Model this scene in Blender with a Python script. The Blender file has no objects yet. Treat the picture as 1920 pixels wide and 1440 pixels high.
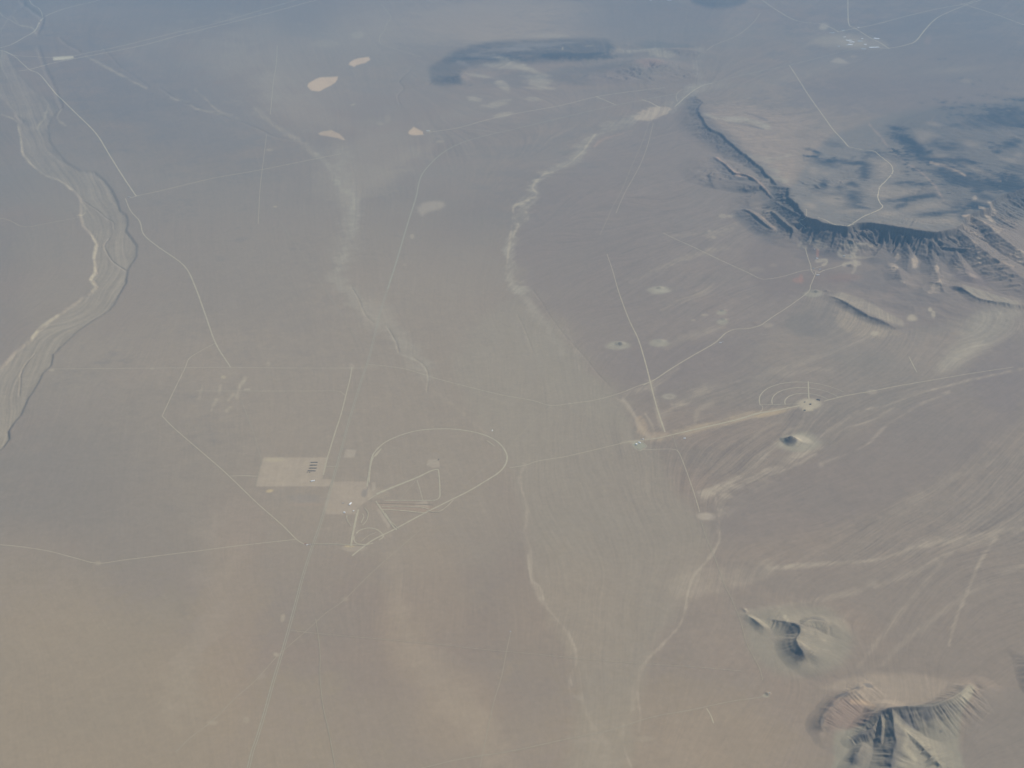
import bpy, math, random
import numpy as np
random.seed(7)
C = bpy.context.scene
# ------------------------------------------------------------------ camera
FPX, PITCH, CAMH = 2200.0, math.radians(27.3), 10500.0
SP, CP = math.sin(PITCH), math.cos(PITCH)
cam = bpy.data.cameras.new('camera')
cam.sensor_width = 36.0
cam.lens = FPX / 1920.0 * 36.0
cam.clip_start = 5.0
cam.clip_end = 900000.0
camo = bpy.data.objects.new('camera', cam)
C.collection.objects.link(camo)
camo.location = (0, 0, CAMH)
camo.rotation_euler = (math.pi / 2 - PITCH, 0, 0)
C.camera = camo
# ------------------------------------------------------------------ sky and sun
SUN_EL, SUN_AZ = math.radians(37), math.radians(32)      # azimuth from +X towards +Y
w = bpy.data.worlds.new('World')
C.world = w
w.use_nodes = True
nt = w.node_tree
sky = nt.nodes.new('ShaderNodeTexSky')
sky.sky_type = 'NISHITA'
sky.sun_disc = False
sky.sun_elevation = SUN_EL
sky.sun_rotation = math.pi / 2 - SUN_AZ
nt.links.new(sky.outputs[0], nt.nodes['Background'].inputs[0])
nt.nodes['Background'].inputs[1].default_value = 0.09
sl = bpy.data.lights.new('sun', 'SUN')
sl.energy = 4.6
sl.angle = math.radians(0.53)
sl.color = (1.0, 0.955, 0.88)
so = bpy.data.objects.new('sun', sl)
C.collection.objects.link(so)
so.rotation_euler = (math.pi / 2 - SUN_EL, 0, math.pi / 2 + SUN_AZ)
so.location = (9000, 6000, 15000)
C.view_settings.view_transform = 'Standard'
C.view_settings.look = 'None'
C.view_settings.gamma = 1.0
C.view_settings.exposure = 0.3
C.cycles.use_denoising = True
C.cycles.filter_width = 1.6
C.cycles.max_bounces = 4
C.cycles.diffuse_bounces = 2
C.cycles.volume_bounces = 2
HAZE_DENSITY = 1.3e-5
HAZE_COLOR = (0.190, 0.367, 0.575, 1)
# ------------------------------------------------------------------ picture <-> place
def unproj(px, py, z=0.0):
    cx = (np.asarray(px, float) - 960.0) / FPX
    cy = (720.0 - np.asarray(py, float)) / FPX
    dx, dy, dz = cx, CP + cy * SP, -SP + cy * CP
    t = (CAMH - z) / -dz
    return dx * t, dy * t
def proj(x, y, z):
    zz = np.asarray(z, float) - CAMH
    zc = y * CP - zz * SP
    yc = y * SP + zz * CP
    return 960.0 + FPX * x / zc, 720.0 - FPX * yc / zc
# ------------------------------------------------------------------ plan of the ground, a regular sheet of samples
X0, Y0, AW, AH = -400, -240, 2720, 2060
gx, gy = np.meshgrid(np.arange(X0, X0 + AW, dtype=np.float32), np.arange(Y0, Y0 + AH, dtype=np.float32))
wx, wy = unproj(gx, gy)
WX, WY = wx.astype(np.float32), wy.astype(np.float32)
del wx, wy
def hsh(ix, iy, seed):
    n = (ix.astype(np.int64) * 374761393 + iy.astype(np.int64) * 668265263 + seed * 1274126177) & 0xffffffff
    n = ((n ^ (n >> 13)) * 1274126177) & 0xffffffff
    return (((n ^ (n >> 16)) & 0xffff).astype(np.float32)) / 65535.0
def vnoise(x, y, seed):
    ix, iy = np.floor(x), np.floor(y)
    fx, fy = x - ix, y - iy
    fx = fx * fx * (3 - 2 * fx); fy = fy * fy * (3 - 2 * fy)
    ix = ix.astype(np.int64); iy = iy.astype(np.int64)
    a, b = hsh(ix, iy, seed), hsh(ix + 1, iy, seed)
    c, d = hsh(ix, iy + 1, seed), hsh(ix + 1, iy + 1, seed)
    return ((a + (b - a) * fx) * (1 - fy) + (c + (d - c) * fx) * fy).astype(np.float32) * 2 - 1
def fbm(x, y, scale, seed, octv=4, gain=0.5):
    s, amp, tot = np.zeros(x.shape, np.float32), 1.0, 0.0
    for o in range(octv):
        c_, s_ = math.cos(.62 + 1.13 * o), math.sin(.62 + 1.13 * o)
        s += amp * vnoise((x * c_ - y * s_) / scale + 17.3 * o, (x * s_ + y * c_) / scale - 9.1 * o, seed + o)
        tot += amp; amp *= gain; scale /= 2.03
    return s / tot
def sstep(a, b, x):
    t = np.clip((x - a) / (b - a), 0, 1)
    return t * t * (3 - 2 * t)
N_BIG = fbm(WX, WY, 6000, 11, 4)
N_MID = fbm(WX, WY, 900, 21, 4)
N_FIN = fbm(WX, WY, 160, 31, 3)
def box(pts, m):
    xs = [p[0] for p in pts]; ys = [p[1] for p in pts]
    a = max(0, int(min(xs) - m - X0)); b = min(AW, int(max(xs) + m - X0) + 1)
    c = max(0, int(min(ys) - m - Y0)); d = min(AH, int(max(ys) + m - Y0) + 1)
    return slice(c, d), slice(a, b)
def smooth(pts, n=4):
    """Catmull-Rom through the points"""
    P = [np.array(p, float) for p in pts]
    if len(P) < 3: return [tuple(p) for p in P]
    P = [2 * P[0] - P[1]] + P + [2 * P[-1] - P[-2]]
    out = []
    for i in range(1, len(P) - 2):
        a, b, c, d = P[i - 1:i + 3]
        for k in range(n):
            t = k / n
            out.append(tuple(0.5 * ((2 * b) + (-a + c) * t + (2 * a - 5 * b + 4 * c - d) * t * t + (-a + 3 * b - 3 * c + d) * t ** 3)))
    out.append(tuple(P[-2]))
    return out
def segdist(pts, x, y):
    best = np.full(x.shape, 1e9, np.float32)
    for (ax, ay), (bx, by) in zip([p[:2] for p in pts[:-1]], [p[:2] for p in pts[1:]]):
        vx, vy = bx - ax, by - ay
        L = vx * vx + vy * vy + 1e-9
        t = np.clip(((x - ax) * vx + (y - ay) * vy) / L, 0, 1)
        d = (x - ax - t * vx) ** 2 + (y - ay - t * vy) ** 2
        np.minimum(best, d, out=best)
    return np.sqrt(best)
def inside(pts, x, y):
    r = np.zeros(x.shape, bool)
    n = len(pts)
    for i in range(n):
        ax, ay = pts[i][:2]; bx, by = pts[(i + 1) % n][:2]
        if ay == by: continue
        c = ((ay > y) != (by > y)) & (x < (bx - ax) * (y - ay) / (by - ay) + ax)
        r ^= c
    return r
Z = np.zeros((AH, AW), np.float32)
def s2r(px, py):
    """point seen at a pixel -> its plan position under the terrain"""
    j = int(round(px)) - X0
    if not (2 < j < AW - 3): return px, py
    best, bd = py, 1e9
    ks = np.arange(0, 75, 0.5)
    cy = py + ks
    jj = cy - Y0
    ok = (jj > 1) & (jj < AH - 2)
    cy, jj = cy[ok], jj[ok]
    if len(cy) == 0: return px, py
    i0 = jj.astype(int); f = jj - i0
    zz = Z[i0, j] * (1 - f) + Z[i0 + 1, j] * f
    x, y = unproj(px, cy)
    qx, qy = proj(x, y, zz)
    e = np.abs(qy - py)
    k = np.where(e < 0.45)[0]
    k = k[-1] if len(k) else int(np.argmin(e))
    return px - (qx[k] - px) * 1.0, float(cy[k])
def tr(pts):
    return [s2r(p[0], p[1]) + tuple(p[2:]) for p in pts]
def zat(rx, ry):
    x = np.clip(np.asarray(rx, float) - X0, 0, AW - 1.01); y = np.clip(np.asarray(ry, float) - Y0, 0, AH - 1.01)
    i, j = y.astype(int), x.astype(int); fy, fx = y - i, x - j
    return (Z[i, j] * (1 - fx) + Z[i, j + 1] * fx) * (1 - fy) + (Z[i + 1, j] * (1 - fx) + Z[i + 1, j + 1] * fx) * fy
# ------------------------------------------------------------------ relief
def ridge(pts, front, back, cliff=0.0, gul=0.0, gl=160.0, pf=1.7, pb=1.4, wob=0.12, seed=0, sm=4):
    """crest line seen at (px, py) with height z; right-hand side is the front"""
    pts = smooth(pts, sm) if sm > 1 else pts
    W = []
    for p in pts:
        x, y = unproj(p[0], p[1], p[2])
        W.append((float(x), float(y), float(p[2])))
    R = [proj(a, b, 0.0) for a, b, c in W]
    R = [(float(a), float(b)) for a, b in R]
    dist = max(front, back)
    mpx = dist / (math.hypot(W[0][1], CAMH) / FPX) * 1.25 + 6
    sy, sx = box(R, mpx)
    x = WX[sy, sx]; y = WY[sy, sx]
    x = x + N_MID[sy, sx] * wob * dist * 0.5; y = y + N_MID[sy, sx][::-1, ::-1] * wob * dist * 0.4
    best = np.full(x.shape, 1e12, np.float32); zc = np.zeros_like(best); wz = np.zeros_like(best); side = np.zeros_like(best); sl_ = np.zeros_like(best)
    run = 0.0; over = np.zeros_like(best); nseg = len(W) - 1
    for si, (a, b) in enumerate(zip(W[:-1], W[1:])):
        vx, vy = b[0] - a[0], b[1] - a[1]
        L = math.hypot(vx, vy) + 1e-6
        tr_ = ((x - a[0]) * vx + (y - a[1]) * vy) / (L * L)
        t = np.clip(tr_, 0, 1)
        d = (x - a[0] - t * vx) ** 2 + (y - a[1] - t * vy) ** 2
        m = d < best
        ww = L / (d + 900.0) ** 2.5
        zc += ww * (a[2] + (b[2] - a[2]) * t); wz += ww
        best[m] = d[m]
        if si == 0: over += ww * np.maximum(0, -tr_ * L)
        if si == nseg - 1: over += ww * np.maximum(0, (tr_ - 1) * L)
        side[m] = ((vx * (y - a[1]) - vy * (x - a[0])) / L)[m]
        sl_[m] = (run + t * L)[m]
        run += L
    zc /= wz; over /= wz
    d = np.sqrt(best)
    fr = sstep(30, -30, side)
    fr = fr + (0.5 - fr) * np.clip(over / (d + 20.0) * 6, 0, 1)
    wd = front * fr + min(back, 1e9) * (1 - fr)
    u = np.clip(d / wd, 0, 1)
    ff = (1 - u) ** pf
    if cliff > 0:
        ff = ff * (1 - cliff) + cliff * sstep(0.10, 0.015, u)
    fb = (1 - u) ** pb
    prof = ff * fr + fb * (1 - fr)
    h = zc * prof
    if gul > 0:
        wp = N_MID[sy, sx] * 1.3 + N_FIN[sy, sx] * 0.35
        g = vnoise(sl_ / gl + wp, d / 600.0, 90 + seed) + 0.7 * vnoise(sl_ / gl * 2.1 - wp * 2, d / 380.0, 91 + seed)
        g = (1 - np.abs(g) * 1.8) * np.clip(0.75 + 0.9 * N_MID[sy, sx][::-1], 0.25, 1.4)
        bump = np.clip(u * 5, 0, 1) * (1 - u) ** 1.1
        h = h + g * gul * bump * (fr * 1.0 + (1 - fr) * 0.5 * np.exp(-d / 900.0))
    Z[sy, sx] = np.maximum(Z[sy, sx], np.where(u < 1, h, Z[sy, sx]))
# big tilted mesa, cliff facing the camera
ridge([(1480,352,230),(1489,372,300),(1506,390,360),(1505,405,390),(1534,413,430),(1556,419,440),(1573,424,445),(1590,425,450),(1602,422,450),(1617,418,455),
       (1637,416,460),(1660,419,465),(1687,423,465),(1721,429,460),(1748,435,455),(1763,437,450),(1775,436,445),(1795,427,430),(1808,414,410),(1840,392,380),(1885,365,340),(1940,340,300),(2060,300,200)],
      1150, 9500, 0.24, 88, 95, 1.5, 1.5, 0.05, 1)
ridge([(1795,428,400),(1822,450,330),(1850,472,260),(1890,500,180),(1935,535,110),(2000,580,40)], 900, 900, 0, 45, 170, 1.4, 1.3, 0.1, 2)
ridge([(1765,461,230),(1790,464,240),(1818,466,230),(1850,478,190)], 500, 500, 0.35, 25, 90, 1.5, 1.2, 0.1, 3)
ridge([(1812,400,380),(1850,420,300),(1890,455,220),(1950,495,120)], 700, 900, 0, 40, 200, 1.2, 1.2, 0.1, 4)
ridge([(1512,424,270),(1540,431,275),(1570,441,265),(1600,452,235)], 420, 260, 0.45, 22, 80, 1.5, 1.0, 0.06, 5)
ridge([(1660,440,230),(1655,462,120),(1640,480,50)], 350, 350, 0.1, 18, 90, 1.3, 1.3, 0.1, 6)
ridge([(1700,455,200),(1706,480,100),(1700,505,40)], 330, 330, 0, 18, 80, 1.3, 1.3, 0.1, 7)
ridge([(1745,462,190),(1752,490,90),(1758,520,40)], 330, 330, 0, 18, 80, 1.3, 1.3, 0.1, 8)
ridge([(1790,466,190),(1805,495,100),(1820,520,50)], 360, 360, 0, 18, 80, 1.3, 1.3, 0.1, 9)
# western ridges
ridge([(1300,176,20),(1317,192,130),(1313,213,190),(1323,232,210),(1335,242,215),(1355,250,215),(1373,267,210),(1388,280,210),(1403,292,215),(1417,303,220),(1435,320,230),(1450,335,230),(1460,348,200)],
      950, 5200, 0.16, 30, 130, 1.7, 1.3, 0.05, 10)
ridge([(1340,294,60),(1360,307,130),(1377,322,180),(1397,326,195),(1413,334,200),(1425,345,200),(1435,355,195),(1446,368,150),(1452,378,80)],
      640, 500, 0.22, 26, 110, 1.5, 1.2, 0.05, 11)
ridge([(1396,392,90),(1407,396,130),(1420,406,150),(1434,418,150),(1448,428,120)], 500, 420, 0.25, 20, 90, 1.5, 1.2, 0.05, 12)
ridge([(1448,395,160),(1463,409,210),(1475,420,215),(1487,430,180),(1484,446,80)], 560, 600, 0.25, 26, 90, 1.5, 1.2, 0.05, 13)
ridge([(1455,378,170),(1480,392,240),(1500,402,320)], 700, 900, 0.1, 22, 120, 1.4, 1.2, 0.05, 14)
# low hills below the mesa
ridge([(1548,553,20),(1566,558,48),(1582,565,68),(1602,576,80),(1620,587,80),(1636,595,72),(1655,603,60),(1680,617,25)], 240, 900, 0.2, 12, 110, 1.5, 1.5, 0.06, 15)
ridge([(1790,545,20),(1802,540,80),(1818,549,85),(1836,560,70),(1880,568,55),(1915,573,40),(1960,580,20)], 230, 750, 0.15, 12, 110, 1.5, 1.4, 0.06, 16)
ridge([(1676,500,40),(1686,506,75),(1690,520,70),(1700,532,50)], 380, 300, 0, 12, 100, 1.5, 1.3, 0.1, 17)
ridge([(1748,495,60),(1756,508,90),(1760,525,80),(1770,545,40)], 380, 330, 0, 14, 100, 1.5, 1.3, 0.1, 18)
ridge([(1828,478,110),(1838,490,120),(1850,505,70)], 380, 330, 0, 14, 100, 1.5, 1.3, 0.1, 19)
# far flat mesa and the ribbed range beside it
ridge([(880,128,30),(930,113,70),(1000,106,110),(1060,104,135),(1110,103,135),(1140,96,110),(1152,86,60)], 900, 6500, 0.35, 20, 300, 1.7, 1.6, 0.05, 20)
ridge([(808,150,60),(835,148,110),(860,144,120),(868,136,60)], 700, 2500, 0.2, 15, 300, 1.6, 1.5, 0.05, 21)
ridge([(1120,142,60),(1150,128,150),(1185,117,230),(1215,110,240),(1240,118,180),(1262,128,90),(1280,140,30)], 2300, 1500, 0.0, 70, 330, 1.5, 1.4, 0.05, 22)
ridge([(1195,96,50),(1240,90,120),(1290,93,110),(1320,100,40)], 900, 900, 0.0, 25, 330, 1.5, 1.4, 0.05, 23)
ridge([(1300,6,60),(1340,4,160),(1390,2,120),(1420,6,40)], 1800, 5000, 0.1, 25, 400, 1.4, 1.4, 0.05, 24)
# hill at lower right
ridge([(1440,1160,20),(1466,1164,58),(1485,1167,94),(1499,1173,129),(1501,1186,117),(1494,1197,125),(1497,1208,136),(1505,1222,109),(1510,1232,55),(1516,1240,16)], 290, 620, 0.06, 9, 60, 1.5, 2.0, 0.08, 25)
ridge([(1400,1152,16),(1410,1158,39),(1422,1167,47),(1433,1176,27)], 130, 200, 0.1, 4, 60, 1.4, 1.6, 0.06, 26)
ridge([(1500,1172,109),(1516,1163,105),(1534,1164,82),(1560,1172,39)], 330, 250, 0, 16, 60, 1.6, 1.3, 0.08, 27)
ridge([(1394,1141,8),(1398,1144,20),(1399,1149,8)], 55, 70, 0, 0, 60, 1.3, 1.3, 0.05, 28)
# range at bottom right
ridge([(1632,1280,12),(1618,1284,47),(1604,1292,62),(1578,1305,74),(1562,1320,86),(1553,1333,82),(1543,1345,74),(1540,1360,55),(1545,1372,16)][::-1], 420, 190, 0.1, 6, 60, 1.6, 1.3, 0.06, 29)
ridge([(1600,1392,16),(1622,1362,70),(1641,1343,140),(1656,1332,183),(1673,1325,226),(1695,1324,211),(1721,1324,187),(1748,1322,168),(1774,1313,140),(1801,1298,101),(1815,1286,74),(1826,1287,43),(1832,1290,8)],
      450, 230, 0.06, 20, 58, 1.4, 1.2, 0.05, 30)
ridge([(1674,1330,211),(1677,1350,187),(1678,1370,156),(1682,1390,133),(1676,1410,109),(1672,1440,86),(1680,1480,47)], 340, 560, 0.03, 14, 70, 1.5, 1.7, 0.06, 31)
ridge([(1652,1338,156),(1654,1360,133),(1652,1385,86),(1654,1400,39)], 150, 150, 0, 14, 50, 1.3, 1.3, 0.05, 32)
ridge([(1645,1352,109),(1632,1370,94),(1612,1378,70),(1594,1388,31)][::-1], 170, 150, 0, 14, 50, 1.3, 1.3, 0.05, 33)
ridge([(1618,1396,39),(1612,1408,78),(1603,1422,70),(1597,1434,31)], 150, 220, 0, 10, 50, 1.3, 1.3, 0.05, 34)
ridge([(1690,1365,117),(1715,1385,86),(1740,1410,55),(1770,1440,23)], 260, 330, 0, 22, 60, 1.3, 1.5, 0.05, 35)
ridge([(1935,1235,31),(1942,1255,70),(1952,1280,86),(1970,1310,47)], 260, 400, 0, 20, 70, 1.4, 1.6, 0.05, 36)
# little cones
CONES = [(1163,643,34,9,40,12),(1238,539,26,8,34,12),(1357,581,24,7,20,8),(1359,598,22,7,20,9),(1240,638,16,9,34,12),(1483,822,88,17,60,22),(1530,546,22,8,30,10),
         (1418,606,14,8,20,8),(1440,1299,22,5,12,6),(1595,496,40,8,14,6),(1487,383,40,7,8,5),(1550,546,25,6,20,10)]
for (cx_, cy_, hh, rr, ax_, ay_) in CONES:
    x, y = unproj(cx_, cy_, hh * 0.6); r, _ = unproj(cx_ + rr, cy_, 0); r0, _ = unproj(cx_, cy_, 0)
    R_ = abs(float(r) - float(r0)) * 1.15
    rx, ry = proj(x, y, 0)
    sy, sx = box([(float(rx), float(ry))], rr * 3)
    d = np.sqrt((WX[sy, sx] - x) ** 2 + (WY[sy, sx] - y) ** 2) / R_
    d = d * (1 + 0.25 * N_FIN[sy, sx])
    h = hh * np.clip(1 - d, 0, 1) ** 1.15
    Z[sy, sx] += h
# rough rocky relief where the land is high, badlands under the mesa
hi = sstep(8, 70, Z)
Z += hi * (np.abs(fbm(WX, WY, 420, 41, 4)) * -26 + 8)
bad = np.exp(-(((gx - 1760) / 190) ** 2 + ((gy - 560) / 62) ** 2)).astype(np.float32)
Z += bad * (1 - np.abs(fbm(WX * 0.8 + WY * 0.25, WY * 0.7, 700, 47, 4)) * 2.0) * 34
Z += fbm(WX, WY, 5000, 51, 3) * 6
# steep land: rock ledges
def slope():
    dx = np.gradient(WX, axis=1); dy = np.abs(np.gradient(WY, axis=0))
    return np.hypot(np.gradient(Z, axis=1) / dx, np.gradient(Z, axis=0) / dy)
SLP = slope()
cm = sstep(.16, .42, SLP) * hi
Z += cm * (1 - .7 * sstep(800, 1000, gy)) * (np.sin((Z + 18 * N_MID) / 34.0 * 2 * math.pi) * 5.5 + (1 - 2.2 * np.abs(fbm(WX, WY, 150, 81, 3))) * 11)
# river cut
WASH = [(-60,60),(0,93),(14,98),(28,120),(38,140),(60,163),(88,186),(108,195),(112,208),(98,222),(92,238),(94,262),(106,282),(124,302),(150,318),(180,322),(197,338),(211,355),(222,378),(226,395),
        (238,402),(241,420),(238,432),(248,446),(258,460),(256,480),(241,505),(238,530),(222,558),(206,582),(162,610),(142,625),(121,645),(101,664),(97,685),(81,700),(71,720),(50,755),(40,778),(26,794),(18,808),(19,822),(8,838),(-10,852),
        (-200,900),(-260,800),(-60,720),(0,690),(15,673),(37,651),(56,636),(70,620),(92,602),(125,578),(150,561),(171,547),(180,536),(170,522),(180,510),(175,485),(181,460),(172,441),(155,424),(151,408),(150,373),(138,358),(112,339),(83,328),(64,314),(42,290),(38,260),(35,240),(30,216),(10,190),(-60,160)]
WR = [(a, b) for a, b in WASH]
sy, sx = box(WR, 20)
xx = gx[sy, sx] + N_FIN[sy, sx] * 1.5 + N_MID[sy, sx] * 2; yy = gy[sy, sx] + N_FIN[sy, sx] * 1.2
ins = inside(WR, xx, yy)
de = segdist(WR + WR[:1], xx, yy)
sd = np.where(ins, de, -de)
WASHM = np.zeros((AH, AW), np.float32)
WASHM[sy, sx] = sstep(-2.0, 4.4 , sd + N_FIN[sy, sx] * .8)
wdepth = (16 * sstep(60, 430, gy) + 6) * (1 + 0.5 * N_MID)
Z -= WASHM * wdepth
Z += WASHM * sstep(4, 9, np.pad(sd, ((sy.start, AH - sy.stop), (sx.start, AW - sx.stop)), constant_values=-9)) * (N_MID * 9)
def cut(pts, wpx, depth, sm=4):
    P = tr(smooth(pts, sm)); sy, sx = box(P, wpx * 3 + 6)
    x = gx[sy, sx] + N_FIN[sy, sx] * wpx * 0.4; y = gy[sy, sx] + N_MID[sy, sx] * wpx * 0.4
    Z[sy, sx] -= depth * sstep(wpx, wpx * 0.25, segdist(P, x, y))
cut([(30,20),(45,8),(38,-20)], 5, 15)
cut([(38,2),(55,15),(72,28),(80,36),(76,50),(70,62)], 5, 22)
cut([(72,90),(85,130),(100,160),(115,200)], 6, 14)
cut([(112,72),(128,84),(150,96)], 4, 16)
cut([(30,218),(42,226)], 4, 12)
for p, wd_, dp in [([(160,378),(185,395),(200,408),(212,415),(214,428)],1.6,8), ([(205,446),(196,460),(205,480),(215,492),(235,505)],1.8,10), ([(66,660),(42,690),(38,720),(36,740)],1.8,9),
                 ([(190,85),(225,125),(262,150),(280,165)],2.5,8), ([(300,165),(340,190),(400,212),(470,235),(520,258),(570,265)],2.5,9), ([(1000,545),(1018,570),(1030,590),(1060,630),(1090,662),(1120,700),(1145,725)],1.6,4),
                 ([(660,540),(672,560),(685,590),(700,605)],1.4,7), ([(725,612),(742,640),(748,660)],1.4,8), ([(775,670),(795,685),(803,705),(800,735)],1.3,6), ([(770,130),(748,152),(757,165),(745,180),(750,195)],2,10),
                 ([(970,590),(985,620),(1000,660)],1.2,5)]:
    cut(p, wd_, dp)
# ------------------------------------------------------------------ what the ground is made of (albedo of sand, gravel, rock, with some shade and light painted in)
def lin(r, g, b): return np.array([r, g, b], np.float32)
GREY, SAND, TAN, PINK, DARK, BASALT, OLIVE = lin(.205,.183,.158), lin(.33,.31,.25), lin(.275,.252,.208), lin(.25,.207,.18), lin(.115,.115,.115), lin(.04,.05,.062), lin(.235,.222,.185)
PALE, PLAYA, RUST, GREEN = lin(.295,.29,.245), lin(.50,.41,.30), lin(.30,.18,.14), lin(.19,.215,.185)
ALB = np.empty((AH, AW, 3), np.float32); ALB[:] = GREY
N_B2 = fbm(WX + 9000, WY, 9000, 61, 3)
N_TINY = fbm(WX, WY, 55, 36, 2)
ALB *= (1 + 0.10 * N_BIG + (0.045 * N_MID + 0.04 * N_FIN + 0.035 * N_TINY) * (0.6 + 0.6 * sstep(800, 1300, gx)))[..., None]
ALB *= np.stack([1 + 0.05 * N_B2 + .03 * N_MID, 1 - 0.01 * N_B2, 1 - 0.05 * N_B2 - .02 * N_MID], -1)
# grain that follows the drainage: line integral convolution of white noise along the fall of the fans
FD = [(60,250,.5,1,.25),(110,300,.8,1,.25),(180,380,.5,1,.25),(225,450,0,1,.25),(200,545,-.6,1,.25),(120,600,-1,.6,.25),(60,680,-.5,1,.25),(20,780,-.3,1,.25),(20,150,.4,1,.25),(420,420,.1,1,.10),(420,900,0,1,.06),(640,300,.1,1,.25),(660,560,.4,1,.25),(820,450,0,1,.12),(900,650,.35,1,.15),(860,820,.35,1,.12),(930,1050,.3,1,.2),(1080,720,.35,1,.6),(1150,860,.55,1,.8),(1050,1000,.45,1,.7),
      (1250,950,.35,1,.7),(1250,760,-1,.5,.35),(1190,700,-.3,1,.25),(1330,770,-1,.35,.4),(1150,1150,.05,1,.5),(1300,1120,-.3,1,.5),(1200,330,-1,.12,.8),(1100,300,-1,.2,.7),(1150,420,-1,.22,.8),(1250,430,-1,.18,.9),(1080,520,-1,.35,.7),(1250,560,-1,.4,.9),(1380,560,-1,.5,1.),(1150,640,-1,.45,.6),(1350,680,-1,.5,.8),
      (1500,640,-1,.4,.6),(1400,860,-1,.5,.9),(1650,760,-1,.42,.9),(1850,650,-1,.55,.7),(1850,850,-1,.75,.9),(1650,950,-1,.45,.8),(1450,1000,-1,.3,.7),(1850,1050,-1,.45,.9),(1600,1100,-1,.4,.8),(1750,1150,-.75,1,.9),(1850,1250,-1,.5,.7),
      (1880,1400,-1,.55,.7),(1350,1250,-.7,1,.3),(900,1300,.4,1,.2),(300,1250,.3,1,.1),(1450,130,-1,.4,.35),(1700,150,-1,.3,.35),(1350,250,-1,.08,.8),(1550,330,-1,.05,.5),(1800,300,1,.3,.5),(1850,480,1,.5,1.2),(1880,540,1,.5,1.2),(1740,560,.2,1,.6),
      (1640,480,.1,1,.9),(1560,500,-.3,1,.6),(1250,130,.1,1,.3),(1180,140,0,1,.3),(1000,100,1,.0,.5),(950,170,1,.15,.4),(500,200,.5,.5,.2),(300,60,-.5,1,.3),(1520,1200,1,.4,.9),(1760,1380,.6,1,.9),(1600,1380,0,1,.4),(1700,1290,0,1,.5)]
st = 8
cx8, cy8 = gx[::st, ::st], gy[::st, ::st]
vx = np.zeros_like(cx8); vy = np.zeros_like(cx8); va = np.zeros_like(cx8); wsum = np.zeros_like(cx8)
for (a, b, u, v, am) in FD:
    n = math.hypot(u, v); ww = 1.0 / ((cx8 - a) ** 2 + ((cy8 - b) * 1.3) ** 2 + 900) ** 1.6
    vx += ww * u / n; vy += ww * v / n; va += ww * am; wsum += ww
vn = np.sqrt(vx ** 2 + vy ** 2) + 1e-12
vx, vy, va = vx / vn, vy / vn, va / wsum
def up(a):
    a = np.pad(a, ((0, 1), (0, 1)), mode='edge')
    fy = (np.arange(AH) / st); fx = (np.arange(AW) / st)
    i, j = fy.astype(int), fx.astype(int); fy = (fy - i)[:, None]; fx = (fx - j)[None, :]
    A = a[i][:, j]; B = a[i][:, j + 1]; Cc = a[i + 1][:, j]; D = a[i + 1][:, j + 1]
    return ((A * (1 - fx) + B * fx) * (1 - fy) + (Cc * (1 - fx) + D * fx) * fy).astype(np.float32)
VX, VY, VA = up(vx), up(vy), up(va)
ang = N_MID * 0.35 + fbm(WX, WY, 1700, 71, 3) * 0.5
ca, sa = np.cos(ang), np.sin(ang)
VX, VY = VX * ca - VY * sa, VX * sa + VY * ca
rng = np.random.RandomState(5)
W1 = rng.rand(AH, AW).astype(np.float32)
W2 = rng.rand(AH // 3 + 1, AW // 3 + 1).astype(np.float32).repeat(3, 0).repeat(3, 1)[:AH, :AW]
def lic(src, L, stp):
    acc = src.copy(); n = 1
    for s in (1, -1):
        px = np.tile(np.arange(AW, dtype=np.float32), (AH, 1)); py = np.tile(np.arange(AH, dtype=np.float32)[:, None], (1, AW))
        for k in range(L):
            i = py.astype(np.int32); j = px.astype(np.int32)
            np.clip(i, 0, AH - 1, out=i); np.clip(j, 0, AW - 1, out=j)
            idx = i.ravel() * AW + j.ravel()
            px += (s * stp) * VX.ravel()[idx].reshape(AH, AW); py += (s * stp) * VY.ravel()[idx].reshape(AH, AW)
            i = np.clip(py.astype(np.int32), 0, AH - 1); j = np.clip(px.astype(np.int32), 0, AW - 1)
            acc += src.ravel()[(i * AW + j).ravel()].reshape(AH, AW); n += 1
    acc = acc / n
    return (acc - acc.mean()) / acc.std()
LIC1 = lic(W1, 16, 1.3)
LIC2 = lic(W2, 16, 3.0)
FLOW = np.clip(LIC1 * 0.65 + LIC2 * 0.45, -2.2, 3.0)
patch = 0.55 + 0.75 * sstep(-0.35, 0.5, fbm(WX, WY, 2600, 73, 3))
ALB *= (1 + 0.11 * (VA * patch + .04)[..., None] * FLOW[..., None] * np.array([1.0, .98, .85], np.float32))
del W1, W2
DY = np.zeros((AH, AW), np.float32)
def mix(sy, sx, m, col):
    ALB[sy, sx] = ALB[sy, sx] * (1 - m[..., None]) + (col * (1 + 0.05 * N_FIN[sy, sx] + 0.05 * LIC1[sy, sx] * 0.5)[..., None]) * m[..., None]
def stroke(pts, wpx, col, al, soft=None, wob=0.35, sm=4, fl=0.0):
    P = tr(smooth(pts, sm) if sm > 1 else pts)
    soft = wpx * 0.8 if soft is None else soft
    sy, sx = box(P, wpx + soft * 2 + 4)
    x = gx[sy, sx] + N_MID[sy, sx] * wpx * wob * 2; y = gy[sy, sx] + N_MID[sy, sx][::-1, ::-1] * wpx * wob
    d = segdist(P, x, y) / np.clip(1 + (wob + .25) * 1.6 * N_MID[sy, sx][::-1] + wob * N_FIN[sy, sx], .35, 2)
    m = sstep(wpx * 0.5 + soft, max(wpx * 0.5 - soft * 0.5, 0), d) * al * np.clip(0.82 + 0.9 * N_MID[sy, sx] + 0.5 * N_FIN[sy, sx], 0.2, 1.25)
    if fl: m = np.clip(m * (1 + fl * FLOW[sy, sx]), 0, 1)
    mix(sy, sx, m, col)
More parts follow.
